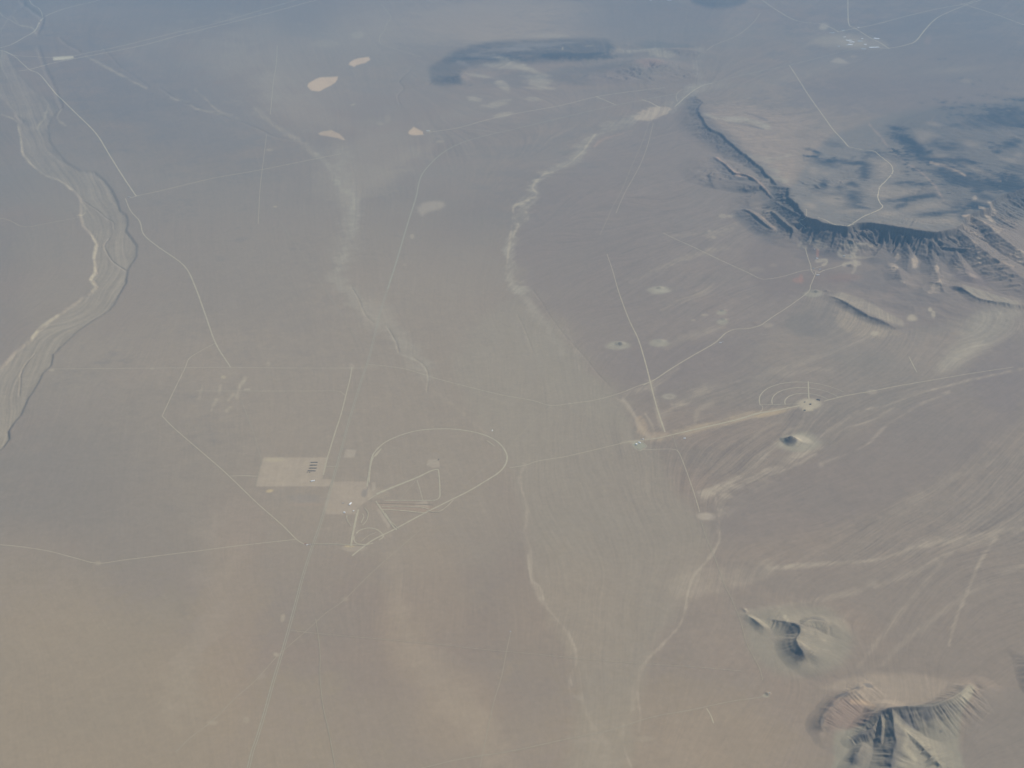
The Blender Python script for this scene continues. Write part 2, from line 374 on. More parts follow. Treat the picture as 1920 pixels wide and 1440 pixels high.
def poly(pts, col, al, soft=2.0, wob=1.0, sm=3, fl=0.0, flat=False):
    P = pts if flat else tr(smooth(list(pts) + [pts[0]], sm) if sm > 1 else pts)
    sy, sx = box(P, soft * 2 + wob * 4 + 4)
    x = gx[sy, sx] + (N_FIN[sy, sx] + 2 * N_MID[sy, sx]) * wob; y = gy[sy, sx] + (N_FIN[sy, sx] - N_MID[sy, sx]) * wob * 0.6
    i = inside(P, x, y); d = segdist(list(P) + [P[0]], x, y)
    m = sstep(-soft, soft, np.where(i, d, -d)) * al
    if fl: m = np.clip(m * (1 + fl * FLOW[sy, sx]), 0, 1)
    mix(sy, sx, m, col)
    return sy, sx, m
def blob(cx, cy, rx, ry, col, al, ang=0.0, rough=0.5, fl=0.0, lo=.55, hi=1.25):
    cx, cy = s2r(cx, cy)
    R = max(rx, ry) * 1.8
    sy, sx = box([(cx, cy)], R)
    x, y = gx[sy, sx] - cx, gy[sy, sx] - cy
    c, s = math.cos(ang), math.sin(ang)
    u = (x * c + y * s) / rx; v = (-x * s + y * c) / ry
    d = np.sqrt(u * u + v * v) * (1 + rough * (N_MID[sy, sx] * 0.8 + N_FIN[sy, sx] * 0.5))
    m = sstep(hi, lo, d) * al
    if fl: m = np.clip(m * (1 + fl * FLOW[sy, sx]), 0, 1)
    mix(sy, sx, m, col)
# ---- broad tones
blob(120,560,90,220, lin(.235,.215,.175), .4)
blob(640,740,520,360, lin(.245,.220,.180), .75, 0, .25)
blob(420,420,260,240, lin(.215,.195,.165), .4, 0, .3)
blob(180,1330,420,230, lin(.252,.222,.162), .5, .2); blob(60,1110,150,120, lin(.25,.215,.165), .35); blob(430,1180,60,240, lin(.255,.215,.165), .35, .05); blob(440,980,70,80, PINK, .2)  # tan sand; its warm tint also carries haze and window reflection
blob(720,1380,420,90, lin(.235,.208,.165), .3); blob(250,900,260,200, lin(.195,.18,.155), .4); blob(1280,1400,260,120, lin(.25,.215,.16), .4)
blob(330,190,190,90, lin(.185,.18,.175), .45, .4); blob(620,110,190,110, TAN, .32, .2); blob(900,45,260,50, TAN, .35); blob(680,70,90,30, TAN, .25); blob(690,300,120,60, TAN, .35, -.5); blob(690,330,60,30, TAN, .2)
blob(960,40,200,55, lin(.30,.255,.20), .7); blob(760,30,140,60, lin(.27,.235,.19), .4); blob(1240,40,150,50, lin(.15,.15,.15), .3); blob(1750,120,300,110, lin(.155,.15,.15), .45); blob(1680,180,220,40, lin(.165,.15,.15), .4)
poly([(985,545),(1000,560),(1030,610),(1075,660),(1120,710),(1165,760),(1205,820),(1260,900),(1300,960),(1330,1040),(1290,1120),(1230,1210),(1190,1300),(1180,1440),(1060,1500),(1080,1300),(1010,1100),(985,960),(960,870),(900,790),(850,700),(880,620)], OLIVE, .5, 18, 8, fl=.12)
poly([(1030,600),(1075,655),(1120,705),(1165,758),(1180,800),(1100,780),(1020,720),(990,640)], OLIVE, .3, 14, 5, fl=.3)
for a in [(820,1100,60,120,.25),(760,1200,60,120,.3),(860,1330,90,90,.3),(1060,1150,140,120,.18)]: blob(a[0], a[1], a[2], a[3], lin(.27,.23,.175), a[4], -.3)
stroke([(730,1050),(760,1130),(790,1220),(840,1290),(890,1340),(930,1420),(960,1500)], 40, lin(.265,.235,.19), .36, 28)
stroke([(400,1000),(410,1120),(360,1230),(330,1330)], 40, TAN, .22, 30)
poly([(1380,910),(1330,960),(1350,1010),(1500,1000),(1700,930),(1900,800),(2100,650),(2100,560),(1900,600),(1800,690),(1640,800),(1500,870)], lin(.175,.158,.147), .5, 18, 8, fl=.1)
poly([(1400,1060),(1600,1060),(1900,1020),(2100,980),(2100,1300),(1850,1270),(1700,1240),(1620,1140),(1420,1100)], lin(.185,.168,.148), .45, 18, 8, fl=.15)
poly([(1000,545),(960,470),(990,390),(1050,330),(1180,240),(1300,200),(1400,330),(1450,440),(1500,560),(1430,640),(1300,720),(1180,740)], lin(.185,.165,.155), .45, 20, 8, fl=.2)
poly([(1840,1290),(1800,1400),(1800,1520),(2100,1520),(2100,1300)], lin(.175,.163,.148), .6, 10, 5)
blob(1290,680,150,50, lin(.18,.16,.15), .4); blob(1880,720,60,70, lin(.165,.15,.15), .4)
for b in [(420,110,90,40,.3,.35),(520,150,60,60,.2,.3),(470,60,80,20,-.2,.3),(560,210,70,30,.3,.35),(640,230,60,16,.3,.25),(300,70,60,16,-.4,.2),(250,105,40,12,.5,.25),(860,210,60,14,-.2,.2),(770,290,60,14,-.4,.35),(700,350,70,18,-.4,.25),(1380,60,30,60,.2,.2),(1500,140,120,10,-.25,.25),(1800,130,60,6,-.1,.3),(1890,190,40,4,0,.4),(1320,165,60,8,-.3,.35)]:
    blob(b[0], b[1], b[2], b[3], TAN, b[5], b[4], 1.0, fl=.15, lo=.1, hi=1.6)
for b in [(200,150,120,50,.4,.35),(560,40,60,30,0,.3),(330,250,160,60,.3,.25),(700,190,70,40,-.2,.2),(1100,45,90,25,0,.35),(1700,50,150,20,0,.25),(1850,90,90,30,0,.3),(1550,180,120,14,-.05,.2),(1000,330,80,50,-.6,.2),(900,400,90,40,-.5,.2),(450,560,200,80,.2,.12),(150,900,150,90,0,.2)]:
    blob(b[0], b[1], b[2], b[3], lin(.15,.145,.145), b[5], b[4], 1.0, fl=.1, lo=.1, hi=1.6)
# ---- rivers and washes
sy, sx = box(WR, 20)
mix(sy, sx, WASHM[sy, sx] * np.clip(0.30 + 0.28 * sstep(250, 520, gy[sy, sx]) + 0.08 * np.clip(FLOW[sy, sx], -1.5, 2) + 0.25 * N_MID[sy, sx], 0, .9), lin(.255,.238,.195))
ALB[sy, sx] *= (1 + 0.05 * WASHM[sy, sx] * np.clip(LIC2[sy, sx], -2, 2))[..., None]
for p, wd_ in [([(3,215),(28,225),(36,245),(40,270),(45,292),(65,314),(84,329),(112,338),(136,356)],3.2),([(172,440),(180,458),(176,485),(179,508),(171,525),(178,537),(172,546)],4.5),([(60,634),(72,618),(92,602),(110,590)],4),([(0,60),(20,30),(36,46),(60,52),(66,62)],2),
               ([(4,96),(3,125),(14,145)],2),([(90,198),(84,220),(73,235),(74,250)],3.5),([(115,205),(108,218),(112,228),(124,236)],2.2),([(145,404),(155,402),(160,395),(158,385)],3)]:
    stroke(p, wd_ * .7, lin(.32,.305,.24), .6, 1.6, .4)  # sunlit bank walls painted pale
stroke([(640,300),(656,360),(660,400),(650,440),(640,480),(632,510),(655,540),(690,580),(735,615),(760,650),(800,690)], 26, OLIVE + .025, .55, 14, fl=.2)
blob(700,585,46,30, TAN, .35, .7); blob(655,365,26,24, TAN, .25)
stroke([(590,290),(612,302),(628,330),(640,350),(665,372),(660,420),(645,470),(630,505)], 9, PALE, .4, 6, fl=.4)
stroke([(480,205),(520,240),(560,262),(590,290)], 6, SAND, .35, 4, fl=.4); stroke([(160,105),(190,120),(225,140),(260,158),(275,165)], 3, SAND, .5, 2); stroke([(320,183),(350,192),(370,205),(400,210),(450,225)], 2.5, SAND, .4, 2)
stroke([(365,168),(385,185),(410,208),(435,215)], 2.5, SAND, .5, 2); stroke([(725,610),(740,640),(745,660),(765,670),(790,682),(802,705),(800,735)], 1.6, PALE, .5, 1)
stroke([(812,735),(850,760),(885,790),(910,812)], 5, TAN, .4, 4, fl=.4); stroke([(1315,95),(1308,130),(1318,160)], 12, PALE, .28, 6, fl=.5)
EW = [(1300,172),(1275,192),(1240,208),(1190,222),(1150,235),(1118,250),(1095,280),(1070,305),(1030,325),(1005,345),(998,372),(978,390),(968,410),(962,440),(960,470),(955,500),(950,515),(960,532),(985,545)]
stroke(EW, 14, PALE, .38, 6, fl=.45, wob=.5)
stroke([(1118,250),(1100,275),(1075,300),(1045,318),(1015,330),(1000,350),(1005,365),(980,378),(965,385),(962,405),(970,420),(962,445)], 2.4, SAND, .75, 1.6, wob=.9)
stroke([(960,405),(958,430),(955,470),(948,505),(952,518)], 2.4, SAND, .6, 1.6, wob=.6)
stroke([(950,512),(965,535),(990,560),(1020,610),(1050,660)], 9, OLIVE + .04, .45, 8, fl=.3); stroke([(985,395),(990,410),(980,418)], 3, SAND, .5, 2); stroke([(1185,245),(1160,252),(1130,262),(1115,275)], 3, lin(.3,.24,.2), .5, 3)
poly([(1190,222),(1197,215),(1205,206),(1225,201),(1245,199),(1256,205),(1250,214),(1232,221),(1222,226),(1205,224)], lin(.42,.37,.29), .52, 2.4, 4.5, 1, fl=.2)
for p, wd_, al in [([(985,870),(975,900),(990,950),(985,1000),(995,1040),(1000,1090),(1020,1130),(1060,1180),(1080,1230),(1065,1290),(1085,1310)],5,.35),([(1065,1180),(1080,1220),(1078,1250),(1068,1265),(1072,1285)],2,.5),([(990,1040),(996,1085),(1012,1100),(1020,1125)],2,.5),
                   ([(1340,980),(1348,1010),(1335,1040),(1305,1075),(1292,1105),(1280,1160),(1250,1200),(1215,1235),(1200,1260),(1195,1300),(1200,1340),(1198,1370)],4,.45),([(1215,1225),(1190,1270),(1185,1330)],10,.25),
                   ([(1085,1300),(1105,1350),(1120,1375)],6,.3),([(1105,1375),(1120,1380),(1140,1440)],20,.2),([(1170,1360),(1170,1400),(1185,1440)],3,.4),([(1055,600),(1075,650),(1090,700)],5,.25)]:
    stroke(p, wd_, TAN + .03, al, wd_ * .7, fl=.3)
# eastern fans
for p, wd_, al in [([(1460,835),(1420,860),(1385,890),(1350,915),(1320,925)],12,.8),([(1530,838),(1500,850),(1440,882),(1400,900),(1360,930),(1342,965)],12,.7),([(1340,925),(1345,960),(1348,1000),(1345,1020),(1330,1045)],4,.7),
                   ([(1920,690),(1850,705),(1750,730),(1660,760),(1610,770),(1580,790),(1545,812),(1530,820)],3,.5),([(1700,745),(1640,785),(1580,805),(1555,835)],3,.4),([(1780,735),(1720,760),(1690,780),(1660,800),(1630,830),(1590,850),(1540,870)],4,.4),([(1530,850),(1500,868),(1460,885),(1400,905)],4,.55),
                   ([(1920,990),(1850,1000),(1800,1010),(1740,1020),(1700,1030),(1640,1050),(1560,1055),(1440,1065)],5,.5),([(1860,1010),(1760,1015),(1700,1035)],12,.35),([(1870,1005),(1850,1035),(1830,1070),(1810,1120),(1790,1170),(1780,1210)],4,.45),([(1830,1020),(1790,1030),(1740,1060),(1700,1080),(1640,1100)],8,.3),([(1640,1090),(1600,1110),(1500,1130),(1380,1150)],6,.25),
                   ([(1800,1020),(1760,1060),(1720,1110),(1680,1160),(1640,1210),(1600,1260)],6,.25),([(1920,850),(1850,870),(1780,900),(1700,945),(1620,975)],10,.22),([(1920,1060),(1850,1090),(1780,1140),(1700,1200),(1650,1250)],6,.25),([(1300,1100),(1400,1080),(1440,1070)],25,.3),
                   ([(1430,900),(1380,930),(1350,950)],20,.3),([(1660,620),(1560,660),(1440,700),(1300,735)],5,.22),([(1560,690),(1480,700),(1400,740)],6,.2),([(1920,610),(1860,645),(1820,660),(1770,690)],14,.35),([(1880,580),(1850,630),(1820,655)],3,.4)]:
    stroke(p, wd_, TAN + .02, al, wd_ * .7, fl=.4)
poly([(1795,640),(1830,575),(1880,572),(1915,580),(1900,610),(1850,650),(1790,690),(1760,690)], PALE, .34, 14, 5, fl=.18)
for p in [([(1245,500),(1290,480),(1330,470),(1360,460)]),([(1180,530),(1240,500),(1310,475)]),([(1260,442),(1310,440),(1360,430),(1380,420)]),([(1330,445),(1360,432)]),([(1330,540),(1290,560),(1240,580)]),([(1250,650),(1300,630),(1360,610)]),([(1270,690),(1230,720),(1170,740)]),([(1320,730),(1290,750),(1240,780)])]:
    stroke(p, 7, TAN, .35, 5, fl=.6)
for b in [(1355,405,8,5),(1370,405,9,3),(1330,433,4,2.5),(1338,445,5,3),(1420,505,14,5),(1450,497,9,4),(1322,590,8,2.5),(1300,600,5,2)]: blob(b[0], b[1], b[2], b[3], SAND, .45)
poly([(1168,745),(1185,765),(1200,790),(1215,812),(1230,822),(1215,822),(1195,800),(1187,775),(1165,752)], TAN + .03, .7, 3, 1.5)
blob(1203,798,12,22, lin(.31,.262,.195), .55, -.25, .6, .2); blob(1235,815,26,6, lin(.30,.255,.2), .5)
stroke([(1155,745),(1172,760),(1190,780)], 3.5, TAN, .6); stroke([(1210,775),(1222,795),(1228,815)], 2.5, TAN, .6, 2)
stroke([(1330,735),(1300,745),(1290,757),(1260,758)], 3, TAN, .45, 2); stroke([(1335,755),(1310,770),(1305,795)], 5, TAN, .35, 3)
stroke([(1215,824),(1260,816),(1320,802),(1380,788),(1430,774),(1490,762)], 8, lin(.29,.255,.195), .6, 4, fl=.3); stroke([(1165,830),(1200,826),(1215,822)], 4, SAND, .6)
stroke([(1220,716),(1228,750),(1238,785),(1246,808)], 6, TAN, .5, 4); stroke([(1400,830),(1440,800),(1470,790)], 3, TAN, .3)
# ---- playas
PL = {}
PL['a'] = [(577,162),(578,157),(592,148),(602,145),(633,144),(633,149),(627,156),(610,165),(600,171),(585,170)]
PL['b'] = [(652,121),(661,113),(673,109),(692,106),(695,111),(683,118),(668,122),(663,126)]
PL['c'] = [(766,248),(770,243),(776,237),(783,241),(794,247),(794,252),(780,253),(770,252)]
PL['d'] = [(597,250),(606,246),(622,244),(638,250),(648,262),(645,263),(632,259),(618,256),(600,253)]
for k, al in (('a', .8), ('b', .8), ('c', .7), ('d', .5)): poly(PL[k], PLAYA, al, 1.3, 1.3, 1)
poly([(780,392),(795,380),(820,377),(832,380),(828,390),(800,398),(790,404)], TAN + .05, .55, 4, 1.5); blob(662,196,5,2, SAND, .6, -.3); blob(804,245,4,1.5, SAND, .7); blob(773,443,4,5, SAND, .5); blob(516,387,4,2, SAND, .7); blob(505,281,8,3, SAND, .4); blob(825,265,9,3, SAND, .4); blob(759,496,3,3, SAND, .3)
blob(610,82,30,8, SAND, .25); blob(670,66,12,8, SAND, .4); blob(713,232,8,3, SAND, .3); blob(727,221,6,8, SAND, .2); blob(509,160,20,30, TAN, .35)
# ---- dark far mesa
FM = [(803,127),(830,110),(853,95),(897,82),(943,75),(1013,73.5),(1072,70),(1130,73.5),(1150,84),(1150,94),(1130,106),(1072,112),(999,118),(882,125),(862,151),(838,162),(812,156),(803,142)]
poly(FM, BASALT, .42, 6, 3, fl=.3)
poly([(830,112),(897,84),(1000,78),(1072,74),(1145,85),(1145,98),(1080,108),(990,104),(900,112),(840,120)], BASALT, .18, 5, 3, fl=.5)
for b in [(960,92,40,5,0),(1010,84,50,4,0),(905,106,30,4,.1),(1060,80,30,3,0),(870,120,16,5,.3)]: blob(b[0], b[1], b[2], b[3], lin(.2,.19,.18), .6, b[4], .9, fl=.5)
blob(1075,102,80,5, BASALT, .65, 0, .8); blob(930,108,70,4, BASALT, .4, 0, .8); blob(850,146,22,6, BASALT, .45, 0, .9); blob(1055,90,1.5,4, SAND, .8); blob(1105,86,9,2, SAND, .3)  # first blob paints the front scarp's shade in the basalt tone
blob(1110,140,120,20, lin(.12,.12,.12), .35); blob(960,150,60,14, lin(.13,.13,.13), .3); blob(1240,85,60,8, lin(.11,.12,.12), .4)
for b in [(900,142,34,4,.1),(950,125,50,5,.05),(985,128,40,5,.3),(945,162,16,8,.7),(1010,155,30,10,.1),(1000,186,18,5,.1),(930,195,22,5,-.2),(945,215,22,5,-.2),(1020,165,40,4,0),(1245,101,25,5,.1),(1190,95,26,3,.0),(1040,67,40,4,0),(890,185,14,4,.2)]:
    blob(b[0], b[1], b[2], b[3], SAND, .5, b[4], .8, fl=.3)
blob(1150,148,50,14, PINK, .4); blob(1215,112,30,9, lin(.27,.2,.17), .5)
poly([(1296,-6),(1300,4),(1325,13),(1350,15),(1385,11),(1400,2),(1395,-8)], BASALT, .55, 4, 1.5)
# ---- tilted mesa, western ridges
poly([(1470,430),(1500,412),(1590,426),(1770,438),(1860,420),(2000,430),(2100,600),(1930,560),(1850,580),(1680,620),(1560,550),(1440,560),(1400,470)], lin(.165,.145,.135), .6, 14, 6, fl=.15)
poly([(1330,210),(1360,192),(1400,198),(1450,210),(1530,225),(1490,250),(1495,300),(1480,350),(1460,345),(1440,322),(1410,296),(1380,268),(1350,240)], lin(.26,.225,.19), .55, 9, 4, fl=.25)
for p in [([(1360,225),(1400,228),(1440,240)]),([(1320,213),(1350,222),(1400,222),(1440,236)]),([(1400,290),(1440,300),(1480,290)]),([(1420,310),(1460,322)]),([(1440,330),(1475,340)])]: stroke(p, 5, PALE, .55, 4)
stroke([(1395,212),(1420,218),(1438,225)], 2.5, DARK, .5, 2); stroke([(1365,230),(1400,234),(1432,242)], 2, DARK, .55, 2)
stroke([(1345,296),(1362,308),(1378,322),(1400,327),(1415,335),(1432,350),(1442,365)], 4, lin(.40,.30,.235), .8, 2, .2)
stroke([(1404,397),(1425,405),(1440,418),(1450,427)], 5, lin(.36,.28,.22), .7, 3, .3)
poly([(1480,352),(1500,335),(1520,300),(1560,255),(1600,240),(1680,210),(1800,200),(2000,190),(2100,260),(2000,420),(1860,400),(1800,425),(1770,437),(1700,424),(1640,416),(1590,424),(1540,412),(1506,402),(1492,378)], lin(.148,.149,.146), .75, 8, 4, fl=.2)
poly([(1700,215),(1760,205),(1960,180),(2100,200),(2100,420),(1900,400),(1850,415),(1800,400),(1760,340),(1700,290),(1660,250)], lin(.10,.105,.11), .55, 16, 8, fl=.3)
poly([(1455,398),(1500,408),(1534,412),(1590,425),(1637,416),(1721,429),(1775,436),(1800,430),(1815,455),(1800,470),(1740,468),(1690,462),(1640,462),(1590,452),(1540,448),(1490,445),(1460,425)], lin(.085,.085,.09), .5, 6, 3, fl=.2)  # dark cliff rock; the cliff's shade is deepened in this colour too
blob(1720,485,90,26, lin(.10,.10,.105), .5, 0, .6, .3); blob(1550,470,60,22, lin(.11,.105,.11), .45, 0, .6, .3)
for q in (ridgeline for ridgeline in ([(1300,185),(1313,215),(1333,245),(1360,260),(1390,290),(1420,315),(1455,348)], [(1345,310),(1378,332),(1400,336),(1425,358),(1443,376)], [(1398,402),(1420,418),(1446,434)])): stroke(q, 16, lin(.095,.10,.11), .5, 14)  # dark talus, with the ridges' shaded faces painted into it
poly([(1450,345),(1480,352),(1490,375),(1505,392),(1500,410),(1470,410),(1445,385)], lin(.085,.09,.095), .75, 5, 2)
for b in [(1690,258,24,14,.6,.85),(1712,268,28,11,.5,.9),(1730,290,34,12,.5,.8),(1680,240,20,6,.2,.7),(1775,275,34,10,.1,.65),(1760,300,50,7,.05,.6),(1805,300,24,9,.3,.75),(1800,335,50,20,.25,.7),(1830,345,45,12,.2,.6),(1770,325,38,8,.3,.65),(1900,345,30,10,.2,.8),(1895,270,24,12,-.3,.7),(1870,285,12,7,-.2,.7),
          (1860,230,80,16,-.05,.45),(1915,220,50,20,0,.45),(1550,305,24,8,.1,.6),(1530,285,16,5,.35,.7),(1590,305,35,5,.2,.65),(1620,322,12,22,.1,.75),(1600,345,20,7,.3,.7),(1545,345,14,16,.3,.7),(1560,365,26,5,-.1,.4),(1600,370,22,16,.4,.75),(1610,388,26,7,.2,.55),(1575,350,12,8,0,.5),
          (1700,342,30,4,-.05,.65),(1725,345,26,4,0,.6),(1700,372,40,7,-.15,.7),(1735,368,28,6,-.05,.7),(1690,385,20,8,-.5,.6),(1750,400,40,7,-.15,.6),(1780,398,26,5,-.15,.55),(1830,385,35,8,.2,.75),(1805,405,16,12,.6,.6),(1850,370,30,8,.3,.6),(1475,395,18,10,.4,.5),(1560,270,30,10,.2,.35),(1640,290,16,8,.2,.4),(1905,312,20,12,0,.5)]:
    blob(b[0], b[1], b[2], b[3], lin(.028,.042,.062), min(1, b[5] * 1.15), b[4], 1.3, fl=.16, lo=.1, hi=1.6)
for b in [(1735,250,26,8,.1),(1750,232,18,6,.2),(1728,262,14,9,.3),(1760,292,20,4,0),(1820,270,18,8,.3),(1895,300,34,8,.3),(1910,290,16,8,0),(1650,305,20,6,.3),(1560,375,34,16,.0),(1600,395,30,6,0),(1660,320,20,16,.2),(1655,355,36,14,.1),(1700,362,60,6,-.1),(1665,400,34,12,.0),(1730,388,50,9,-.15),(1740,415,50,9,.1),(1780,412,20,8,0),(1520,385,18,12,0),(1525,320,14,12,.4),(1550,325,16,5,0),(1580,340,16,6,0),(1830,318,26,4,.5)]:
    blob(b[0], b[1], b[2], b[3], lin(.28,.25,.21), .40, b[4], 1.1, fl=.2, lo=.2, hi=1.5)
stroke([(1630,232),(1650,255),(1670,280),(1690,300),(1720,318),(1745,340),(1762,365)], 2.5, lin(.27,.23,.2), .6, 2); stroke([(1710,310),(1735,330),(1755,350),(1770,375)], 2.5, lin(.27,.22,.19), .45, 2)
for p in [([(1745,305),(1775,312),(1810,328)]),([(1790,500),(1810,508),(1822,520)]),([(1808,404),(1850,420),(1880,430)]),([(1855,430),(1890,438)]),([(1850,395),(1880,410),(1905,420)]),([(1810,428),(1850,455),(1890,465)]),([(1815,455),(1850,478),(1900,500)]),([(1890,475),(1905,480),(1920,492)]),([(1840,450),(1880,458)]),([(1870,430),(1878,432)])]:
    stroke(p, 3.5, lin(.36,.30,.24), .6, 2.5)
for b in [(1858,388,13,4,.5),(1828,371,6,5,.5),(1855,410,12,3,.5),(1836,486,8,4,.8),(1800,437,4,2,.2),(1830,440,4,2,.5),(1865,432,10,3,.4),(1912,480,12,5,.6),(1805,510,10,3,.5),(1825,516,9,3,.3),(1757,503,4,8,0),(1762,528,5,7,.2),(1752,540,9,6,.5),(1745,548,4,4,0),(1677,502,9,7,.6),(1692,527,14,3,.6),(1715,492,5,9,.1),(1684,480,5,4,0),(1800,455,8,4,.2),(1826,455,8,4,.2)]:
    blob(b[0], b[1], b[2], b[3], lin(.36,.315,.26), .65, b[4], 1.0, fl=.3)
blob(1495,525,10,5, RUST, .35); blob(1502,522,4,8, RUST, .4); blob(1533,475,3,7, RUST, .6); blob(1590,520,34,8, lin(.2,.15,.13), .5); blob(1830,520,40,12, lin(.14,.12,.125), .45, .3); blob(1720,560,60,22, lin(.13,.125,.125), .4); blob(1650,530,60,26, lin(.13,.125,.125), .45); blob(1555,520,50,14, lin(.17,.14,.13), .3)
poly([(1556,552),(1580,548),(1620,562),(1660,585),(1690,600),(1692,612),(1670,606),(1640,592),(1600,573),(1575,562)], lin(.27,.255,.21), .5, 3, 2.5, fl=.35)
poly([(1802,534),(1830,541),(1870,553),(1910,565),(1900,573),(1850,565),(1815,552)], lin(.27,.26,.215), .5, 3, 2.5, fl=.3)
poly([(1575,580),(1610,590),(1650,612),(1690,625),(1650,632),(1600,628),(1565,600)], lin(.28,.25,.2), .5, 5, 3, fl=.4)
for b in [(1710,596,9,6),(1744,580,5,5),(1750,588,4,6),(1640,625,10,5)]: blob(b[0], b[1], b[2], b[3], SAND, .7)
blob(1500,610,30,26, lin(.15,.145,.135), .5); blob(1530,600,40,30, lin(.16,.15,.14), .35); blob(1440,610,12,5, SAND, .3)
# mine workings
for p, wd_ in [([(1502,455),(1530,452),(1548,462)],4),([(1498,460),(1512,464)],3.5),([(1518,457),(1535,467)],2),([(1577,453),(1580,458),(1610,459),(1636,460)],4),([(1588,462),(1605,466)],8),([(1575,475),(1585,481),(1600,483),(1606,490),(1612,494)],4.5),([(1604,490),(1606,500),(1600,510)],4),([(1532,490),(1548,488),(1550,493),(1545,497)],3.5),([(1520,503),(1530,508),(1528,518)],7),([(1585,496),(1600,493)],5),([(1600,482),(1640,482)],2)]:
    stroke(p, wd_, lin(.34,.32,.265), .45, 1.8, .5)
# pale aprons of the small cones
for (cx_, cy_, hh, rr, ax_, ay_) in CONES[:7] + CONES[8:9]:
    blob(cx_ - (4 if cx_ != 1483 else -12), cy_ + (5 if cx_ != 1483 else 6), ax_ * .56 if cx_ != 1483 else 36, ay_ * .62 if cx_ != 1483 else 17, lin(.285,.285,.235), .6, 0, .35, fl=.1, lo=.7)
blob(1503,823,17,5, SAND + .05, .7, .3); blob(1240,545,14,3.5, PALE, .6, .1); blob(1254,743,14,6, PALE, .6, 0, .2); blob(1255,743,6,2.5, GREY, .6, 0, .1)
blob(1484,822,11,7, lin(.09,.09,.095), .6, 0, .4); blob(1163,643,4,3, lin(.09,.09,.09), .6, 0, .2); blob(1530,546,4,2, lin(.09,.09,.09), .6, 0, .2)  # dark spots paint the cones' shaded sides
# hills at lower right, light and shade of their slopes partly painted
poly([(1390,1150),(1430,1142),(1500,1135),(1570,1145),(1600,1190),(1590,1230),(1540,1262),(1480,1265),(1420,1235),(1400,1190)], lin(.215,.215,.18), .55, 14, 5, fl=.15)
for p in [([(1500,1176),(1520,1186),(1545,1200)]),([(1515,1163),(1540,1178)]),([(1497,1200),(1512,1212),(1530,1222)]),([(1405,1156),(1425,1163),(1440,1172)]),([(1472,1155),(1478,1166)])]: stroke(p, 4, lin(.34,.325,.26), .5, 3)  # sunlit slopes painted pale
blob(1488,1178,14,9, lin(.10,.105,.11), .5); blob(1500,1222,10,9, lin(.09,.095,.10), .6, .6); blob(1534,1159,14,6, lin(.12,.12,.115), .5, .2); blob(1398,1142,3,2, PALE, .6)  # dark rock that follows the shaded faces, shade painted into its colour
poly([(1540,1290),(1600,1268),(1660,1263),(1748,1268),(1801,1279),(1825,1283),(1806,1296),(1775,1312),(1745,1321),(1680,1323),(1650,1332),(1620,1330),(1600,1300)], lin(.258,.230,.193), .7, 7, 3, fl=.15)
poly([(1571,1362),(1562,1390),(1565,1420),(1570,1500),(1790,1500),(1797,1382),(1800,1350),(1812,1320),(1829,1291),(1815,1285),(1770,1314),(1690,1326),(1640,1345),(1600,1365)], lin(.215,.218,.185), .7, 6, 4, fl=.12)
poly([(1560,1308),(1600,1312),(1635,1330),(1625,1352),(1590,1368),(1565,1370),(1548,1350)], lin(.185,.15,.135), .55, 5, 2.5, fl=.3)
stroke([(1600,1316),(1625,1319),(1640,1324)], 5, lin(.34,.27,.2), .6, 3); poly([(1815,1285),(1829,1290),(1815,1315),(1800,1312),(1806,1298)], lin(.31,.30,.245), .6, 3, 1.5)  # the poly paints the lit flank at the pointed tip
poly([(1600,1385),(1640,1345),(1673,1326),(1770,1316),(1800,1325),(1760,1350),(1700,1365),(1685,1440),(1590,1440)], lin(.12,.12,.12), .5, 8, 4, fl=.35)  # front face darkened in the rock colour for its shade
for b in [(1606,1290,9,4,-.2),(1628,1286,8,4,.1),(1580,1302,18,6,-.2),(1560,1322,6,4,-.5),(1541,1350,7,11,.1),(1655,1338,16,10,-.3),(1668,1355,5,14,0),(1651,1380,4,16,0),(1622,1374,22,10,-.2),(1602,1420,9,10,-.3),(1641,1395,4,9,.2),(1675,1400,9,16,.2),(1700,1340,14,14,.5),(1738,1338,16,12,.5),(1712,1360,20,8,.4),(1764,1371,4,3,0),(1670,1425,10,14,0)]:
    blob(b[0], b[1], b[2], b[3], lin(.10,.105,.115), .62, b[4], .9)  # dark outcrops laid where shade falls, painting it in
for p in [([(1680,1350),(1700,1372),(1740,1400)]),([(1700,1400),(1715,1425)]),([(1660,1345),(1662,1370)]),([(1750,1410),(1765,1440)])]: stroke(p, 5, lin(.31,.30,.24), .4, 4, fl=.3)  # lit parts of the spurs painted pale
# ---- disturbed ground of the works and the test track
def flat(pts, col, al, soft=1.6, wob=.5): return poly(pts, col, al, soft, wob, 1, flat=True)
BIGPAD = [(494,857),(614,858),(604,898),(622,899),(617,912),(480,912),(488,880)]
SQPAD = [(624,904),(688,902),(696,920),(700,932),(670,952),(667,964),(612,964),(609,950),(617,920)]
flat(BIGPAD, lin(.315,.285,.235), .7); blob(515,862,24,5, lin(.35,.33,.24), .4); flat(SQPAD, lin(.30,.27,.225), .7); flat([(648,842),(668,844),(664,858),(644,858)], TAN + .05, .6)
blob(705,925,24,10, TAN, .5); flat([(697,905),(703,905),(704,918),(697,922)], TAN + .05, .5); blob(683,925,7,9, DARK + .03, .45, .3)
flat([(803,862),(823,862),(824,876),(810,877),(800,872)], TAN + .05, .55); flat([(790,940),(800,938),(805,952),(780,950),(775,945)], TAN + .03, .6); blob(745,948,50,9, lin(.27,.225,.18), .5); blob(795,955,22,7, lin(.27,.22,.175), .5)
flat([(706,955),(716,955),(732,985),(728,992)], TAN + .03, .6); stroke([(720,958),(735,982)], 3, DARK + .04, .5, 1.5); stroke([(724,955),(742,990)], 3, TAN, .45, 2); blob(724,1000,14,10, TAN, .3)
